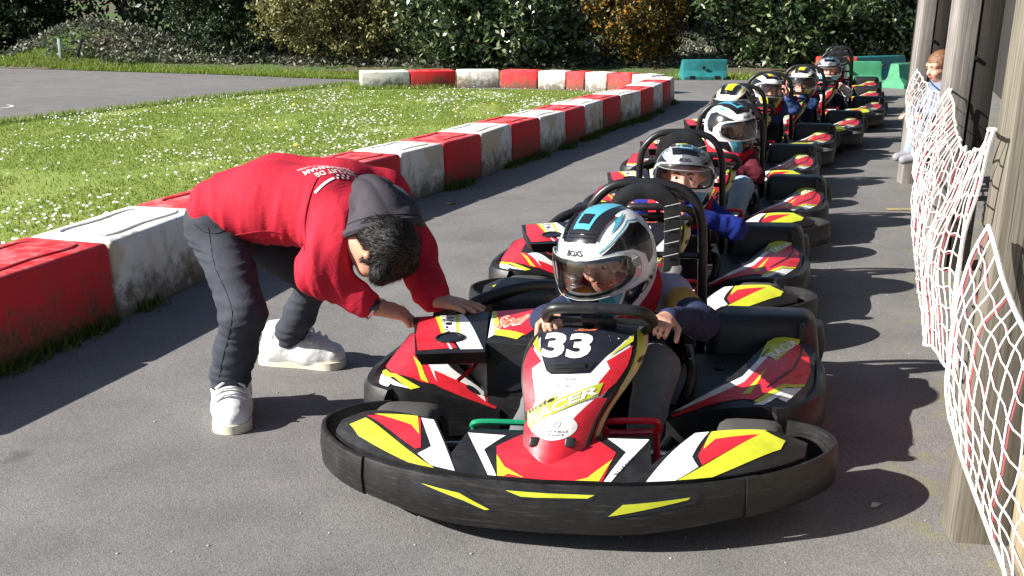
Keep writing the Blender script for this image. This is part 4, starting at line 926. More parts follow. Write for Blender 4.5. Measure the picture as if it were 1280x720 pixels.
def driver(ki, label, head, look, roll, hands, elbows, cols, style='boxs', visor='down', knees=None, hgt=0, h=.0075, brace=None, neck_white=True, bands=None, ho=None):
    (ox, oy), ang = KARTS[ki]; root = empty('person', (ox, oy, 0), R(ang), label, 'person', 'drivers seated in the karts')
    s = lambda p: Vector(sk(p[0], p[1], p[2]))
    jm, tm, shm = cols; hz = hgt
    hc = s(head); m3 = rot_to(look, roll)
    pel, bel, che = s((.055, .93, .17)), s((.055, .95, .28 + hz*.5)), s((.05, .92, .375 + hz))
    sh = [s((.055 - .118, .89, .42 + hz)), s((.055 + .118, .89, .42 + hz))]
    el = [s(e) for e in elbows]; wr = [s(w[:3]) for w in hands]
    kn = [s(k) for k in (knees or ((-.085, .50, .30), (.175, .47, .31)))]; an = [s((-.145, .27, .105)), s((.18, .28, .105))]; hp = [s((-.01, .90, .16)), s((.12, .90, .16))]
    P = head_prims(hc + m3 @ Vector((0, .012, -.012)), m3, .93)
    P += [cone(hc + Vector((0, .03, -.09)), che, .048, .055), cone(che, bel, .085, .08), cone(bel, pel, .08, .085)]
    for i in (0, 1):
        P += [cone(che, sh[i], .06, .036), cone(sh[i], el[i], .030, .026), cone(el[i], wr[i], .026, .019, .015)]
        P += [cone(hp[i], kn[i], .058, .04), cone(kn[i], an[i], .038, .026), cone(an[i], an[i] + Vector((0, -.10, -.045)), .026, .02)]
        d, upv = hands[i][3], hands[i][4]
        P += hand_prims(wr[i], d, upv, 1 if i == 0 else -1, .82, hands[i][5], .12)
    b = body('body', P, M_SKIN, root, h, .02)
    if visor == 'up' or ki == 0: face(b, hc + m3 @ Vector((0, .012, -.012)), m3, .93, M_SKIN)
    # clothes
    J = [cone(bel + Vector((0, .005, -.06)), bel, .112, .112), cone(bel, che, .112, .118), cone(che + Vector((-.06, 0, 0)), che + Vector((.06, 0, 0)), .10, .10), cone(che, che + Vector((-.01, -.045, .075)), .075, .062)]
    for i in (0, 1):
        cu = wr[i] + (el[i] - wr[i])*.14
        J += [cone(che, sh[i], .085, .058), cone(sh[i], el[i], .054, .045), cone(el[i], cu, .045, .031), cone(cu, wr[i] + (el[i]-wr[i])*.06, .032, .030, .006)]
    fm = None; mats = None
    if bands:
        mats = bands
        def fm(V, Q):
            C = V[Q].mean(1); idx = np.full(len(C), 2)
            top = C[:, 2] > che.z + .055; mid = (C[:, 2] > che.z + .01) & ~top; idx[mid] = 1; idx[top] = 0
            for i in (0, 1):
                a, e_ = np.array(sh[i]), np.array(el[i]); d = e_ - a; t = ((C - a) @ d)/(d @ d); near = np.linalg.norm(C - a - np.clip(t, 0, 1.6)[:, None]*d, axis=1) < .075
                out_ = near & ((C[:, 0] - che.x)*(-1 if i == 0 else 1) > .085)
                idx[out_ & (t < .30)] = 0; idx[out_ & (t >= .30) & (t < .62)] = 1; idx[out_ & (t >= .62)] = 2
            for i in (0, 1):
                a, e_, w_ = np.array(sh[i]), np.array(el[i]), np.array(wr[i])
                ds = lambda p, q: np.linalg.norm(C - p - np.clip(((C - p) @ (q - p))/((q - p) @ (q - p)), 0, 1)[:, None]*(q - p), axis=1)
                idx[(ds(e_, w_) < ds(a, e_)) & (ds(e_, w_) < .06)] = 2
            return idx.tolist()
    body('jacket', J, jm, root, .0085, .03, .006, 17, mats=mats, fm=fm, seed=ki)
    T = [cone(pel, bel + Vector((0, -.01, -.02)), .115, .105)]
    for i in (0, 1): T += [cone(hp[i], kn[i], .080, .060), cone(kn[i], an[i] + Vector((0, .01, .02)), .058, .046)]
    body('trousers', T, tm, root, .009, .03, .006, 16, seed=ki + 9)
    for i in (0, 1):
        f = an[i]; d = Vector((0, -.13, -.03))
        body('shoe', [cone(f + Vector((0, .02, -.03)), f + d*.55 + Vector((0, 0, -.03)), .038, .036), cone(f + d*.5 + Vector((0, 0, -.035)), f + d + Vector((0, 0, -.012)), .036, .030), cone(f + Vector((0, .01, .01)), f + Vector((0, 0, -.02)), .04, .042)], shm, root, .008, .02)
    # padded neck brace
    nc = hc*.62 + (che + Vector((0, -.03, .075)))*.38; nc.z = min(hc.z - .135, che.z + .075 + .5*max(0, hc.z - che.z - .19))
    ax = (hc - che).normalized(); ring = []
    u = ax.cross(Vector((0, 1, 0))).normalized(); v = ax.cross(u)
    br = [nc + u*(.105*math.cos(t)) + v*(.098*math.sin(t)) - ax*.014*math.sin(t + 1) for t in [2*math.pi*i/20 for i in range(20)]]
    body('neck_brace', [cone(br[i], br[(i+1) % 20], .040, .040) for i in range(20)], brace or cloth('brace_red', (.34, .012, .022)), root, .009, .02, .003, 22, seed=ki + 3)
    M = Matrix.Translation(hc) @ m3.to_4x4() @ Matrix.Scale(.93 if ki else 1.0, 4)
    helmet(root, M, style, visor); return root
F_ = Vector
navy = cloth('navy_cloth', (.020, .026, .062)); mustard = cloth('mustard_cloth', (.42, .25, .06)); lav = cloth('lavender_grey_cloth', (.30, .30, .38))
grey_tr = cloth('grey_trousers', (.12, .122, .13)); blk = cloth('black_cloth', (.012, .012, .014)); blue = cloth('royal_blue_cloth', (.012, .026, .21)); jeans_l = cloth('pale_jeans', (.26, .34, .44)); maroon = cloth('maroon_cloth', (.09, .012, .022)); navyd = cloth('dark_navy', (.012, .016, .035)); blue2 = cloth('mid_blue_cloth', (.03, .06, .16)); black_shoe = mat('black_shoe', (.015, .015, .016), .6)
def grip(x, y, z, dx=0, curl=1.15): return (x, y, z, F_((dx, -1, .12)), F_((-.35 if x < .05 else .35, .1, 1)), curl)
driver(0, 'child in striped navy and mustard jersey gripping the wheel of kart 33', (-.012, .745, .565), (-.48, -1, -.40), R(-5),
       (grip(-.088, .395, .468, .1), grip(.222, .405, .470, -.1)), ((-.165, .63, .375), (.295, .64, .39)), (navy, grey_tr, black_shoe), 'boxs', 'down', ((-.10, .47, .28), (.195, .43, .315)), -.01, .0055, bands=[lav, mustard, navy])
driver(1, 'child in royal blue sweatshirt with visor raised and face showing', (.095, .80, .57), (.05, -1, .10), R(3),
       (grip(-.075, .40, .47, .1), (.13, .62, .45, F_((-1, -.35, .05)), F_((0, -.6, .8)), .9)), ((-.165, .66, .35), (.335, .70, .36)), (blue, blk, black_shoe), 'boxs', 'up', hgt=.0, h=.006)
driver(2, 'child in maroon top and pale jeans with white helmet turned aside', (.075, .84, .625), (.95, -.75, -.12), R(-6),
       (grip(-.075, .40, .47, .1), (.03, .60, .42, F_((-.5, -.8, .1)), F_((.1, -.3, 1)), 1.0)), ((-.165, .66, .36), (.255, .70, .36)), (maroon, jeans_l, black_shoe), 'boxs', 'down', ((-.10, .50, .30), (.20, .50, .32)), .03, .0075)
driver(3, 'driver in black with grey and yellow patched helmet looking down at the wheel', (.03, .86, .62), (-.35, -1, -.25), 0,
       (grip(-.075, .40, .47, .1), grip(.225, .42, .40, -.1, .7)), ((-.165, .66, .36), (.265, .70, .34)), (blk, navyd, black_shoe), 'yel', 'smoke', hgt=.03)
driver(4, 'driver raising a blue sleeved arm to a yellow striped helmet', (.06, .86, .60), (.5, -.9, .05), R(5),
       (grip(-.075, .40, .47, .1), (.25, .74, .56, F_((-.1, -.2, 1)), F_((.9, -.1, .1)), .8)), ((-.165, .66, .36), (.315, .80, .46)), (blue2, blk, black_shoe), 'yel', 'down', hgt=.02)
driver(5, 'driver in black vest holding a hand against the yellow marked helmet', (.07, .82, .595), (-.15, -1, -.08), 0,
       (grip(-.075, .40, .47, .1), (.09, .60, .47, F_((-.35, .15, 1)), F_((0, -1, .2)), .5)), ((-.165, .66, .36), (.20, .66, .40)), (navyd, navyd, black_shoe), 'yel', 'smoke', hgt=.015, bands=[blk, blk, blue2])
driver(6, 'driver in navy with red and white sleeves and teal topped helmet', (.035, .83, .61), (.05, -1, -.05), 0,
       (grip(-.075, .42, .47, .1), grip(.20, .47, .47, -.1)), ((-.165, .66, .37), (.27, .68, .37)), (navyd, navyd, black_shoe), 'boxs', 'up', hgt=.02, bands=[navyd, cloth('red_sleeve', (.35, .015, .03)), cloth('white_sleeve', (.6, .6, .6))])

# ---------------------------------------------------------------- the man bending over the first kart
man = empty('person', (-.9, 3.5, 0), 0, 'man in red hoodie and dark jeans bending over the engine of the kart', 'person')
XF = lambda x, y, z: (x + .9, y - 3.5, z)
MH, MK, MA = ((-.965, 3.45, .575), (-.945, 3.62, .565)), ((-.845, 3.22, .365), (-.69, 3.62, .37)), ((-.925, 3.29, .115), (-.835, 3.80, .105))
hoodie_m = cloth('red_hoodie', (.44, .016, .036)); jeans_m = cloth('dark_jeans', (.040, .044, .058)); hood_m = cloth('charcoal_hood', (.050, .045, .055))
sh_n, el_n, wr_n = (-.53, 3.27, .63), (-.585, 3.165, .515), (-.435, 3.155, .408)
sh_f, el_f, wr_f = (-.45, 3.60, .67), (-.335, 3.50, .505), (-.248, 3.315, .385)
hc = Vector((-.398, 3.17, .583)); crownv = Vector((.84, -.46, -.20)).normalized(); fwd = Vector((-.12, .14, -1)); fwd = (fwd - crownv*fwd.dot(crownv)).normalized()
hx = crownv.cross(-fwd)*-1; m3 = Matrix(((-fwd).cross(crownv), -fwd, crownv)).transposed()
P = head_prims(hc, m3, .95) + [cone(hc - crownv*.08, (-.53, 3.38, .64), .052, .055), cone((-.55, 3.42, .64), (-.75, 3.49, .645), .075, .09), cone((-.75, 3.49, .645), (-.95, 3.53, .61), .09, .09)]
for h_, k_, a_ in zip(MH, MK, MA): P += [cone((-.93, 3.53, .61), h_, .08, .07), cone(h_, k_, .062, .044), cone(k_, a_, .042, .036), cone(a_, (a_[0] + .03, a_[1] - .02, a_[2] - .045), .034, .026)]
for s_, e_, w_ in ((sh_n, el_n, wr_n), (sh_f, el_f, wr_f)): P += [cone((-.58, 3.45, .64), s_, .055, .042), cone(s_, e_, .045, .036), cone(e_, w_, .035, .025, .02)]
P += hand_prims(wr_n, (.88, .38, -.30), (-.1, -.35, 1), -1, 1.12, .42, .15) + hand_prims(wr_f, (.84, -.54, -.02), (-.02, .02, 1), -1, 1.15, .12, .22)
mb = body('body', P, M_SKIN2, man, .0058, .022); face(mb, hc, m3, .95, M_SKIN2)
# hair: short, dark
hairm = mat('dark_hair', (.008, .0065, .006), .6, var=.4, vscale=90, bump=.3, bscale=400)
g = lambda x, y, z: hc + m3 @ Vector((x, y, z))*.95
hair_o = body('hair', [ell(g(0, .022, .040), (.086, .094, .083), np.array(m3), .02), ell(g(0, .055, -.01), (.075, .062, .070), np.array(m3), .02), cone(g(-.07, -.045, .055), g(.07, -.045, .055), .036, .036), cone(g(-.083, -.008, .03), g(-.083, -.012, -.005), .014, .010, .01), cone(g(.083, -.008, .03), g(.083, -.012, -.005), .014, .010, .01)], hairm, man, .005, .02, .0012, 60)
# hoodie
J = [cone((-.955, 3.46, .655), (-.79, 3.43, .685), .108, .126), cone((-.955, 3.60, .655), (-.79, 3.58, .685), .108, .128), cone((-.79, 3.43, .685), (-.60, 3.37, .672), .126, .134), cone((-.79, 3.58, .685), (-.58, 3.55, .676), .128, .134),
     cone((-.60, 3.40, .66), sh_n, .125, .095), cone((-.58, 3.52, .67), sh_f, .125, .095), cone(sh_n, el_n, .088, .072), cone(el_n, (-.475, 3.155, .437), .068, .047), cone((-.475, 3.155, .437), (-.452, 3.155, .42), .046, .043, .006),
     cone(sh_f, el_f, .088, .074), cone(el_f, (-.272, 3.36, .412), .068, .058), cone((-.272, 3.36, .412), (-.258, 3.335, .397), .058, .055, .006), cone((-.55, 3.42, .67), (-.49, 3.34, .66), .10, .085)]
hd = body('hoodie', J, hoodie_m, man, .0066, .04, .0125, 10, aniso=(1.7, .35, .55), seed=2, mask=lambda p: max(.12, min(1, (.80 - p[2])*7)) * (1.0 if p[0] < -.62 else .75), cut=[((-1.045, 3.5, .60), (-.80, 0, -.60))])
# hood: a draped sheet from the neckline over the back of the head, with a seamed rim
HB = [(-.575, 3.37, .70), (-.545, 3.41, .762), (-.46, 3.44, .772), (-.385, 3.44, .745), (-.36, 3.43, .69)]
HM = [(-.572, 3.275, .665), (-.505, 3.255, .735), (-.42, 3.26, .765), (-.322, 3.285, .725), (-.295, 3.35, .66)]
HR = [(-.545, 3.205, .610), (-.480, 3.135, .650), (-.382, 3.110, .676), (-.290, 3.19, .672), (-.278, 3.30, .640)]
def hood_fn(u, v, off=0):
    r = [itp(u, [(i/4,) + P_[i] for i in range(5)]) for P_ in (HB, HM, HR)]
    p = Vector(itp(v, [(0,) + r[0], (.52,) + r[1], (1,) + r[2]])); c_ = Vector((-.42, 3.28, .60)); n = (p - c_).normalized()
    cr = abs(math.sin(math.pi*(2.6*u + .55*v + .18*math.sin(7*v)))); cr2 = abs(math.sin(math.pi*(4.3*u - .9*v + .4)))
    w = math.sin(math.pi*min(1, .15 + v*.85)); return p + n*(off + .016*(cr**.6 - .7)*w + .008*(cr2**.7 - .6)*w)
V, F = grid(lambda u, v: tuple(hood_fn(u, v)), 56, 36); V2 = [tuple(hood_fn(i/56, j/36, -.022)) for j in range(37) for i in range(57)]; n_ = len(V)
ho_ = mesh('hood', V + V2, F + [tuple(i + n_ for i in f)[::-1] for f in F], hood_m, man, 80)
mesh('rim_seam', *tube([hood_fn(i/40, 1.0, -.010) for i in range(41)], .0145, 8), hood_m, ho_)
mesh('rim_stitch', *tube([hood_fn(i/40, .90, .001) for i in range(41)], .0016, 5), mat('hood_thread', (.02, .018, .022), .9), ho_)
# jeans
T = [cone((-.968, 3.46, .605), (-.965, 3.61, .605), .112, .112)]
for i in (0, 1):
    h_, k_, a_ = Vector(MH[i]), Vector(MK[i]), Vector(MA[i]); lo = k_ + (a_ - k_)*.86
    T += [cone(h_, k_, .092 - .006*i, .064 - .008*i), cone(k_, k_ + (a_ - k_)*.55, .064 - .008*i, .062 - .010*i), cone(k_ + (a_ - k_)*.55, lo, .062 - .010*i, .053 - .006*i), cone(lo, k_ + (a_ - k_)*.97, .056 - .006*i, .058 - .006*i)]
jn = body('jeans', T, jeans_m, man, .0062, .035, .0105, 12, aniso=(.38, .38, 2.3), seed=4, mask=lambda p: .35 + .65*max(math.exp(-((p[2] - .13)/.07)**2), math.exp(-((p[2] - .36)/.08)**2), math.exp(-((p[2] - .52)/.06)**2)))
body('belt', chain((-1.06, 3.48, .665, .012), (-.99, 3.375, .60, .012), (-.90, 3.355, .565, .012)), blk, man, .006, .01)
# watch
d = (Vector(wr_n) - Vector(el_n)).normalized(); w0 = Vector(wr_n) + d*.014; a = d.cross(Vector((0, 0, 1))).normalized(); b_ = d.cross(a)
wt = mesh('watch', *tube([w0 + (a*math.cos(t) + b_*math.sin(t))*.033 for t in [2*math.pi*i/20 for i in range(20)]], .0068, 6, True), M_CHROME, man)
mesh('watch_dial', *obox(w0 + Vector((.0, -.028, .021)), Vector((0, -.8, .6)).to_track_quat('Z', 'Y').to_matrix(), (.018, .018, .005), .004, 2), M_DARK, wt)
# sneakers
M_SHOE = mat('white_leather', (.66, .66, .66), .5, var=.10, vscale=30, bump=.15, bscale=90); M_SOLE = mat('cream_sole', (.62, .58, .46), .6, var=.1); M_GUSS = mat('grey_mesh', (.22, .23, .26), .8, var=.2, vscale=60)
def sneaker(an, toe):
    an, toe = Vector(an), Vector(toe); d = toe - Vector((an.x, an.y, toe.z)); L = d.length; d.normalize(); s = Vector((-d.y, d.x, 0)); q = lambda l, w, z: Vector((an.x, an.y, 0)) + d*l + s*w + Vector((0, 0, z))
    sh = body('shoe', [cone(q(-.035, 0, .05), q(L*.5, .0, .05), .060, .060), cone(q(L*.45, 0, .05), q(L - .055, .004, .042), .060, .050), cone(q(-.02, 0, .06), q(-.018, 0, .135), .058, .062), cone(q(.02, 0, .10), q(L*.55, 0, .07), .054, .040), cone(q(0, 0, .08), q(.03, 0, .145), .054, .046)], M_SHOE, man, .0055, .025, .0015, 30, cut=[((0, 0, .155), (0, 0, 1)), ((0, 0, .012), (0, 0, -1))])
    out = [q(l, w, 0) for l, w in ((-.10, 0), (-.08, -.046), (0, -.056), (L*.4, -.054), (L*.75, -.062), (L - .02, -.044), (L, 0), (L - .02, .046), (L*.75, .062), (L*.4, .058), (0, .058), (-.08, .046))]
    o = curve(out, 3, True); n = len(o); V = [p + Vector((0, 0, .001)) for p in o] + [p + Vector((0, 0, .03)) for p in o]; F = [(i, (i+1) % n, n + (i+1) % n, n + i) for i in range(n)] + [tuple(range(n))[::-1], tuple(range(n, 2*n))]
    mesh('sole', V, F, M_SOLE, sh, 50)
    for j in range(5):
        l = .05 + j*.026; z = .152 - j*.0125; mesh('lace', *tube([q(l, -.046, z - .012), q(l + .008, -.016, z + .012), q(l + .008, .016, z + .012), q(l, .046, z - .012)], .0045, 5), M_SHOE, sh)
    for w in (-1, 1): mesh('ankle_panel', *obox(q(.005, w*.054, .125), Matrix((d, s, Vector((0, 0, 1)))).transposed(), (.03, .008, .02), .007, 2), M_GUSS, sh)
    mesh('heel_loop', *tube(curve([q(-.06, -.008, .14), q(-.085, 0, .165), q(-.06, .008, .14)], 4), .004, 5), M_SHOE, sh)
hv = [v.co.copy() for v in bpy.data.objects[hair_o.name].data.vertices]; hn = [v.normal.copy() for v in hair_o.data.vertices]; SV, SF = [], []
cl = hc + m3 @ Vector((0, .03, .09)) + Vector((.9, -3.5, 0))
for _ in range(7000):
    i = random.randrange(len(hv)); p, n = hv[i], hn[i]; t = (p - cl); t = t - n*t.dot(n); t = (t.normalized() if t.length > 1e-5 else Vector((1, 0, 0))) + Vector((random.gauss(0, .25), random.gauss(0, .25), random.gauss(0, .25))); t = (t + n*.35).normalized()
    s_ = t.cross(n).normalized()*.0009; k_ = len(SV); SV += [p - s_, p + s_, p + t*random.uniform(.010, .022)]; SF.append((k_, k_+1, k_+2))
raw('hair_strands', SV, SF, leafmat('hair_strand', [(.004, .0035, .0035), (.007, .006, .0055), (.012, .010, .009)], .7, 0, .15), man)
sneaker((-.93, 3.33, 0), (-.875, 3.11, .0)); sneaker((-.855, 3.815, 0), (-.62, 3.765, .0))
# seams and cuffs
def seam(name, o_, pts, m, parent, r=.0016, eye=Vector((.05, -1, .30))):
    bv = BVHTree.FromPolygons([tuple(Vector(v.co) + Vector((-.9, 3.5, 0))) for v in o_.data.vertices], [tuple(p.vertices) for p in o_.data.polygons]); e = eye.normalized(); out = []
    for p in curve(pts, 8):
        q = bv.ray_cast(p + e*.6, -e)
        if q[0] is not None: out.append(q[0] + q[1]*.0006)
    if len(out) > 3: mesh(name, *tube(out, r, 5), m, parent)
M_SEAMJ = cloth('jeans_thread', (.018, .020, .028)); M_SEAMR = cloth('hoodie_seam', (.26, .010, .022))
seam('side_seam', jn, [(-.975, 3.4, .60), (-.94, 3.3, .50), (-.865, 3.2, .38), (-.90, 3.2, .26), (-.935, 3.2, .16)], M_SEAMJ, jn, .0011)
seam('pocket_seam', jn, [(-1.02, 3.4, .61), (-.985, 3.4, .585), (-.945, 3.4, .58), (-.92, 3.4, .595)], M_SEAMJ, jn)
seam('raglan_seam', hd, [(-.60, 3.3, .80), (-.625, 3.3, .72), (-.64, 3.25, .64), (-.63, 3.2, .57)], M_SEAMR, hd, .0022); seam('side_seam', hd, [(-.63, 3.2, .58), (-.74, 3.3, .61), (-.85, 3.3, .61), (-.95, 3.3, .60)], M_SEAMR, hd, .0022)
for w_, e_, r_ in ((wr_n, el_n, .046), (wr_f, el_f, .058)):
    a_, d_ = Vector(w_), (Vector(e_) - Vector(w_)).normalized(); cf = [a_ + d_*t_ for t_ in (.016, .022, .030, .038, .046, .052)]
    mesh('cuff', *tube(cf, [r_*.90, r_*.97, r_*.99, r_*1.0, r_*1.01, r_*.97], 20), hoodie_m, hd)
# back print, laid onto the cloth
bvh = BVHTree.FromPolygons([tuple(Vector(v.co) + Vector((-.9, 3.5, 0))) for v in hd.data.vertices], [tuple(p.vertices) for p in hd.data.polygons])
PN = Vector((-.02, -.50, .866)).normalized()
def back_print(name, V2, F2, p0, p1, hgt, m):
    """runs from p0 to p1 across the shoulders, letters' tops towards the head"""
    p0, p1 = Vector(p0), Vector(p1); up = Vector((.70, -.66, -.30)); ux = (p1 - p0).normalized(); up = (up - ux*up.dot(ux)); up = (up - PN*up.dot(PN)).normalized(); V, F = refine(V2, F2, .15); out = []
    for a_, b_ in V:
        p = p0.lerp(p1, a_) + up*(b_ - .5)*hgt; r = bvh.ray_cast(p + PN*.25, -PN)
        out.append(tuple(r[0] + r[1]*.0022) if r[0] is not None else tuple(p))
    mesh(name, out, F, m, hd, smooth=0)
M_PRINT = mat('white_print', (.72, .70, .70), .8); sq = ([(0, 0), (1, 0), (1, 1), (0, 1)], [(0, 1, 2, 3)])
back_print('lettering', *text2d('CIRCUIT DE', .02), (-.495, 3.396, .792), (-.612, 3.327, .749), .024, M_PRINT)
back_print('lettering', *text2d('OUISTREHAM', .02), (-.515, 3.420, .802), (-.652, 3.344, .755), .026, M_PRINT)
back_print('lettering', *text2d('KARTING & MULTI-LOISIRS', .0), (-.532, 3.440, .808), (-.676, 3.362, .763), .011, M_PRINT)
back_print('stripe', *sq, (-.432, 3.378, .784), (-.502, 3.362, .774), .009, M_PRINT); back_print('stripe', *sq, (-.555, 3.322, .752), (-.607, 3.268, .718), .009, M_PRINT)
for i in range(12):
    q = Vector((-.512, 3.352, .768)) + Vector((-.006, -.0035, -.002))*(i % 6)*1.15 + Vector((.004, -.004, -.002))*(i//6 - .5)*2; back_print('checker_flag', *sq, q, q + Vector((-.006, -.0035, -.002)), .008, navyd if (i + i//6) % 2 else M_PRINT)
XF = None
# ================================================================ SHELTER, NET, CHILD
def wood(name, c0, c1, scale=1.0):
    m = bpy.data.materials.new(name); m.use_nodes = True; t = NT(m); co = t.coord(); s = t.new('Mapping'); s.inputs['Scale'].default_value = (26, 26, .9); t.link(co, s.inputs[0])
    n = t.noise(s.outputs[0], 3.2*scale, 6, .6); w = t.new('TexWave'); w.inputs['Scale'].default_value = 1.4; w.inputs['Distortion'].default_value = 5; w.inputs['Detail'].default_value = 3; t.link(s.outputs[0], w.inputs['Vector'])
    f = t.math('ADD', t.math('MULTIPLY', n, .93), t.math('MULTIPLY', w.outputs['Fac'], .07)); big = t.noise(co, 3, 4, .6)
    s2 = t.new('Mapping'); s2.inputs['Scale'].default_value = (110, 110, 1.6); t.link(co, s2.inputs[0]); cr = t.noise(s2.outputs[0], 1.3, 4, .6)
    base = t.ramp(f, [(.3, lin(c0)), (.65, lin(c1))]); base = t.mix(t.ramp(cr, [(.60, (0,)*3), (.68, (.8,)*3)]), base, tuple(x*.35 for x in lin(c0))); base = t.mix(.5, base, t.ramp(big, [(.3, (.35,)*3), (.7, (.65,)*3)]), 'OVERLAY')
    t.link(base, t.b.inputs['Base Color']); t.b.inputs['Roughness'].default_value = .85; t.bump(f, .3, .004); return m
M_W1 = wood('weathered_timber', (.075, .064, .048), (.19, .17, .135)); M_W2 = wood('grey_timber', (.10, .09, .085), (.27, .25, .23)); M_W3 = wood('dark_shaded_timber', (.012, .010, .009), (.030, .025, .022)); M_W4 = wood('raw_timber', (.22, .17, .10), (.40, .32, .21))  # dark timber also carries the shelter's inside shade in its colour
def post(x, y, w, d, h, m, label, rz=0, split=False):
    root = empty('timber_post', (x, y, 0), rz, label, 'post', None)
    if split:
        mesh('plank', *box(-w/2, -.004, -d/2, d/2, -.05, h, .006), m, root); mesh('plank', *box(.004, w/2, -d/2 + .006, d/2, -.05, h, .006), M_W3, root)
    else: mesh('beam', *box(-w/2, w/2, -d/2, d/2, -.05, h, .008), m, root)
    root.rotation_euler = (0, R(1.6), rz)
    mesh('fixing_bolt', *lathe([(-d/2 - .012, .001), (-d/2 - .012, .010), (-d/2, .012)], 8, 'y', (0, 0, 1.06)), M_DARK, root); return root
SL = math.atan2(2.88, 1.02) - math.pi/2
post(1.182, 2.47, .145, .12, 2.5, M_W1, 'weathered square timber post wrapped by the white net', R(-8))
post(2.215, 5.33, .21, .15, 2.6, M_W2, 'grey timber post of two planks where two nets meet', R(-6), True)
post(3.06, 8.08, .20, .15, 2.6, M_W2, 'pale grey timber post beside the child watching', R(-6), True)
post(4.15, 11.1, .18, .15, 2.6, M_W3, 'dark timber post farthest down the lane', R(-6))
tb = empty('timber_wall', (3.1, 4.6, 0), 0, 'shelter back wall of boards with the inside shade painted dark', 'wall')  # near black boards stand in for the shade inside the shelter
for i in range(40):
    x0, y0 = 2.3 + .354*(-.5 + .42*i) - .2, 1.0 + .42*i
    V, F = box(-.012, .012, -.205, .205, 0, 2.45, .004, 1); rr = Matrix.Rotation(R(-19.5), 3, 'Z')
    o = mesh('board', [rr @ v + Vector((x0 - 3.1 + random.uniform(-.006, .006), y0 - 4.6, 0)) for v in V], F, M_W3, tb)
rf = empty('shelter_roof', (2.6, 4.6, 2.5), 0, 'boarded roof of the timber shelter over the posts', 'roof')
rr = Matrix.Rotation(R(-19.5), 3, 'Z')
mesh('roof_sheet', [rr @ v + Vector((.25, 0, .10)) for v in box(-.75, 1.25, -5.2, 7.2, 0, .03, .004)[0]], box(-.75, 1.25, -5.2, 7.2, 0, .03, .004)[1], M_W3, rf)
mesh('roof_beam', [rr @ v + Vector((-.62, 0, .0)) for v in box(-.05, .05, -5.2, 7.2, -.02, .09, .006)[0]], box(-.05, .05, -5.2, 7.2, -.02, .09, .006)[1], M_W2, rf)
sl = mesh('timber_sleeper', *box(-.07, .07, -.45, .45, 0, .26, .01), M_W4); sl.location = (1.185, 1.93, 0); sl.rotation_euler = (0, 0, R(-14)); tag(sl, 'raw timber sleeper lying at the foot of the netted post', 'timber')
pd = mesh('crash_cushion', *box(-.12, .12, -.35, .35, 0, .62, .05, 3), mat('red_canvas', (.30, .015, .03), .6)); pd.location = (1.72, 2.95, 0); pd.rotation_euler = (0, 0, R(-19)); tag(pd, 'red padded cushion standing inside the shelter behind the net', 'cushion')
# ---- nets
M_CW = mat('white_cord', (.72, .70, .68), .8, var=.12, vscale=40, bump=.4, bscale=300); M_CR = mat('red_cord', (.45, .06, .08), .8, var=.12, vscale=40)
def net(label, top, bot, nu, nv, billow, seed=0):
    root = empty('safety_net', tuple(Vector(top[0]).to_2d()) + (0,), 0, label, 'net', 'white rope nets strung between the shelter posts'); o = Vector(root.location); rnd = random.Random(seed)
    T, B = curve(top, 12), curve(bot, 12)
    def fn(u, v):
        def pick(C, u):
            t = max(0, min(.9999, u))*(len(C) - 1); i = int(t); return C[i].lerp(C[i+1], t - i)
        uu = u + .03*math.sin(v*7 + u*9) * (1 if 0 < u < 1 else 0)
        p = pick(T, uu).lerp(pick(B, uu), v); return p + Vector((-.94, .34, 0))*billow*math.sin(math.pi*v)*(.6 + .4*math.sin(3*u + 1)) + Vector((noise.noise(p*6), noise.noise(p*6 + Vector((5, 0, 0))), noise.noise(p*6 + Vector((0, 9, 0)))))*.018 - o
    W, Rd = [], []
    for i in range(nu + 1):
        u = i/nu; ps = [fn(u, j/14) for j in range(15)]; W.append(tube(ps, .0021, 5)); 
        if i % 4 == 0: Rd.append(tube([p + Vector((.005, -.003, -.002)) for p in ps], .0015, 4))
    for j in range(1, nv):
        v = j/nv; n = max(16, nu*2); ps = [fn(i/n, v + .012*math.sin(i*1.6)) for i in range(n + 1)]; W.append(tube(ps, .0021, 5)); Rd.append(tube([p + Vector((.003, -.004, -.004)) for p in ps], .0015, 4))
    for i in range(nu + 1):
        for j in range(1, nv):
            c_ = fn(i/nu, j/nv + .012*math.sin(i*3.2)); r_ = .0048; W.append(([c_ + Vector(d_)*r_ for d_ in ((1, 0, 0), (-1, 0, 0), (0, 1, 0), (0, -1, 0), (0, 0, 1), (0, 0, -1))], [(0, 2, 4), (2, 1, 4), (1, 3, 4), (3, 0, 4), (2, 0, 5), (1, 2, 5), (3, 1, 5), (0, 3, 5)]))
    mesh('mesh_cords', *merge(*W), M_CW, root); mesh('red_tracer', *merge(*Rd), M_CR, root)
    mesh('border_rope', *tube([fn(i/30, 0) for i in range(31)], .0055, 6), M_CW, root); mesh('border_rope', *tube([fn(i/30, 1) for i in range(31)], .005, 6), M_CW, root)
    mesh('border_rope', *tube([fn(0, i/20) for i in range(21)], .0045, 6), M_CW, root); mesh('border_rope', *tube([fn(1, i/20) for i in range(21)], .0045, 6), M_CW, root); return root
net('white rope net hanging in front of the watching child', [(2.97, 7.97, .86), (2.69, 7.0, .80), (2.43, 6.2, .82), (2.13, 5.22, .92)], [(2.95, 7.95, .40), (2.64, 7.0, .36), (2.33, 6.1, .32), (2.03, 5.1, .36)], 26, 9, .05, 1)
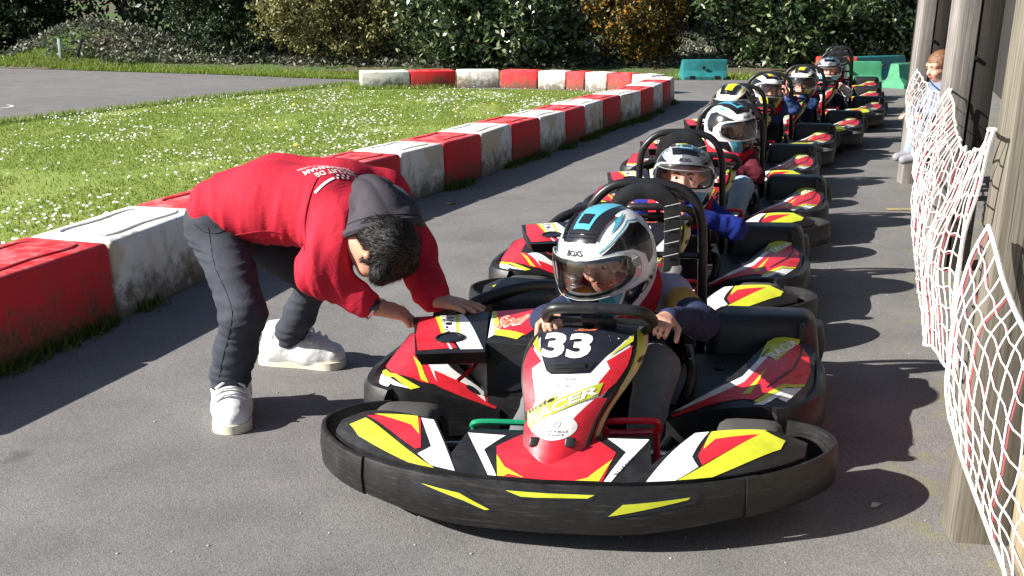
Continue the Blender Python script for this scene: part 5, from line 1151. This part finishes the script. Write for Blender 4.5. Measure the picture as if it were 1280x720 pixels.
net('sagging white rope net between the grey post and the weathered post', [(2.11, 5.2, .92), (1.78, 4.3, .83), (1.42, 3.3, .86), (1.09, 2.42, 1.04)], [(1.99, 5.05, .37), (1.72, 4.35, .27), (1.40, 3.45, .23), (1.24, 3.0, .33), (1.10, 2.50, .42)], 34, 12, .09, 2)
net('white rope net spreading from the weathered post with wide diamonds', [(1.085, 2.39, .82), (1.06, 2.2, .72), (1.03, 1.98, .64), (.98, 1.6, .66), (.86, 1.1, .8)], [(.985, 2.25, .40), (.98, 2.12, .33), (.975, 1.93, .21), (.93, 1.6, .10), (.80, 1.1, .12)], 17, 9, .03, 3)
# ---- child looking on from the shelter
ch = empty('person', (3.02, 7.62, 0), 0, 'small red haired child sitting behind the net in jeans', 'person'); XF = lambda x, y, z: (x - 3.02, y - 7.62, z)
hc = Vector((3.0, 7.62, .885)); m3 = rot_to((-1, -.25, -.25)); pel = Vector((3.06, 7.66, .47)); che = Vector((3.03, 7.65, .68))
P = head_prims(hc, m3, .88) + [cone(hc + Vector((.02, 0, -.08)), che, .045, .05), cone(che, pel, .08, .085)]
kn = [Vector((2.90, 7.56, .50)), Vector((2.91, 7.70, .50))]; an = [Vector((2.88, 7.55, .30)), Vector((2.89, 7.71, .30))]; shd = [Vector((3.02, 7.53, .74)), Vector((3.04, 7.77, .74))]; eb = [Vector((2.96, 7.49, .60)), Vector((2.98, 7.80, .60))]; wr = [Vector((2.885, 7.53, .56)), Vector((2.89, 7.74, .56))]
for i in (0, 1): P += [cone(che, shd[i], .055, .034), cone(shd[i], eb[i], .03, .026), cone(eb[i], wr[i], .025, .018), cone(pel, kn[i], .06, .042), cone(kn[i], an[i], .04, .028)] + hand_prims(wr[i], (-1, 0, -.2), (0, 0, 1), 1 if i else -1, .75, .5)
cb = body('body', P, M_SKIN, ch, .0075, .02); face(cb, hc, m3, .88, M_SKIN)
gq = lambda x, y, z: hc + m3 @ Vector((x, y, z))*.88
body('hair', [ell(gq(0, .02, .042), (.084, .092, .082), np.array(m3), .02), ell(gq(0, .07, -.04), (.080, .055, .10), np.array(m3), .02)], mat('auburn_hair', (.15, .065, .03), .6, var=.4, vscale=50), ch, .0065, .02, .004, 40)
body('jumper', [cone(pel + Vector((0, 0, .06)), che, .105, .10), cone(che, hc + Vector((.02, 0, -.12)), .08, .05)] + sum([[cone(che, shd[i], .075, .05), cone(shd[i], eb[i], .048, .042), cone(eb[i], wr[i], .04, .03)] for i in (0, 1)], []), cloth('grey_blue_cloth', (.16, .20, .28)), ch, .009, .03, .005, 15)
body('jeans', sum([[cone(pel, kn[i], .085, .06), cone(kn[i], an[i], .058, .048)] for i in (0, 1)], []) + [cone(pel, pel + Vector((0, 0, .05)), .10, .10)], jeans_l, ch, .009, .03, .005, 15)
for i in (0, 1): body('shoe', [cone(an[i] + Vector((.03, 0, -.03)), an[i] + Vector((-.10, 0, -.055)), .038, .032), cone(an[i], an[i] + Vector((.02, 0, -.03)), .04, .042)], mat('grey_shoe', (.22, .22, .24), .7), ch, .008, .02)
XF = None
bn = empty('timber_bench', (3.12, 7.68, 0), R(-19), 'low timber bench under the watching child', 'bench'); mesh('seat', *box(-.12, .16, -.5, .5, .33, .375, .006), M_W2, bn)
for s in (-.4, .4): mesh('leg', *box(-.08, .12, s - .04, s + .04, 0, .33, .005), M_W3, bn)
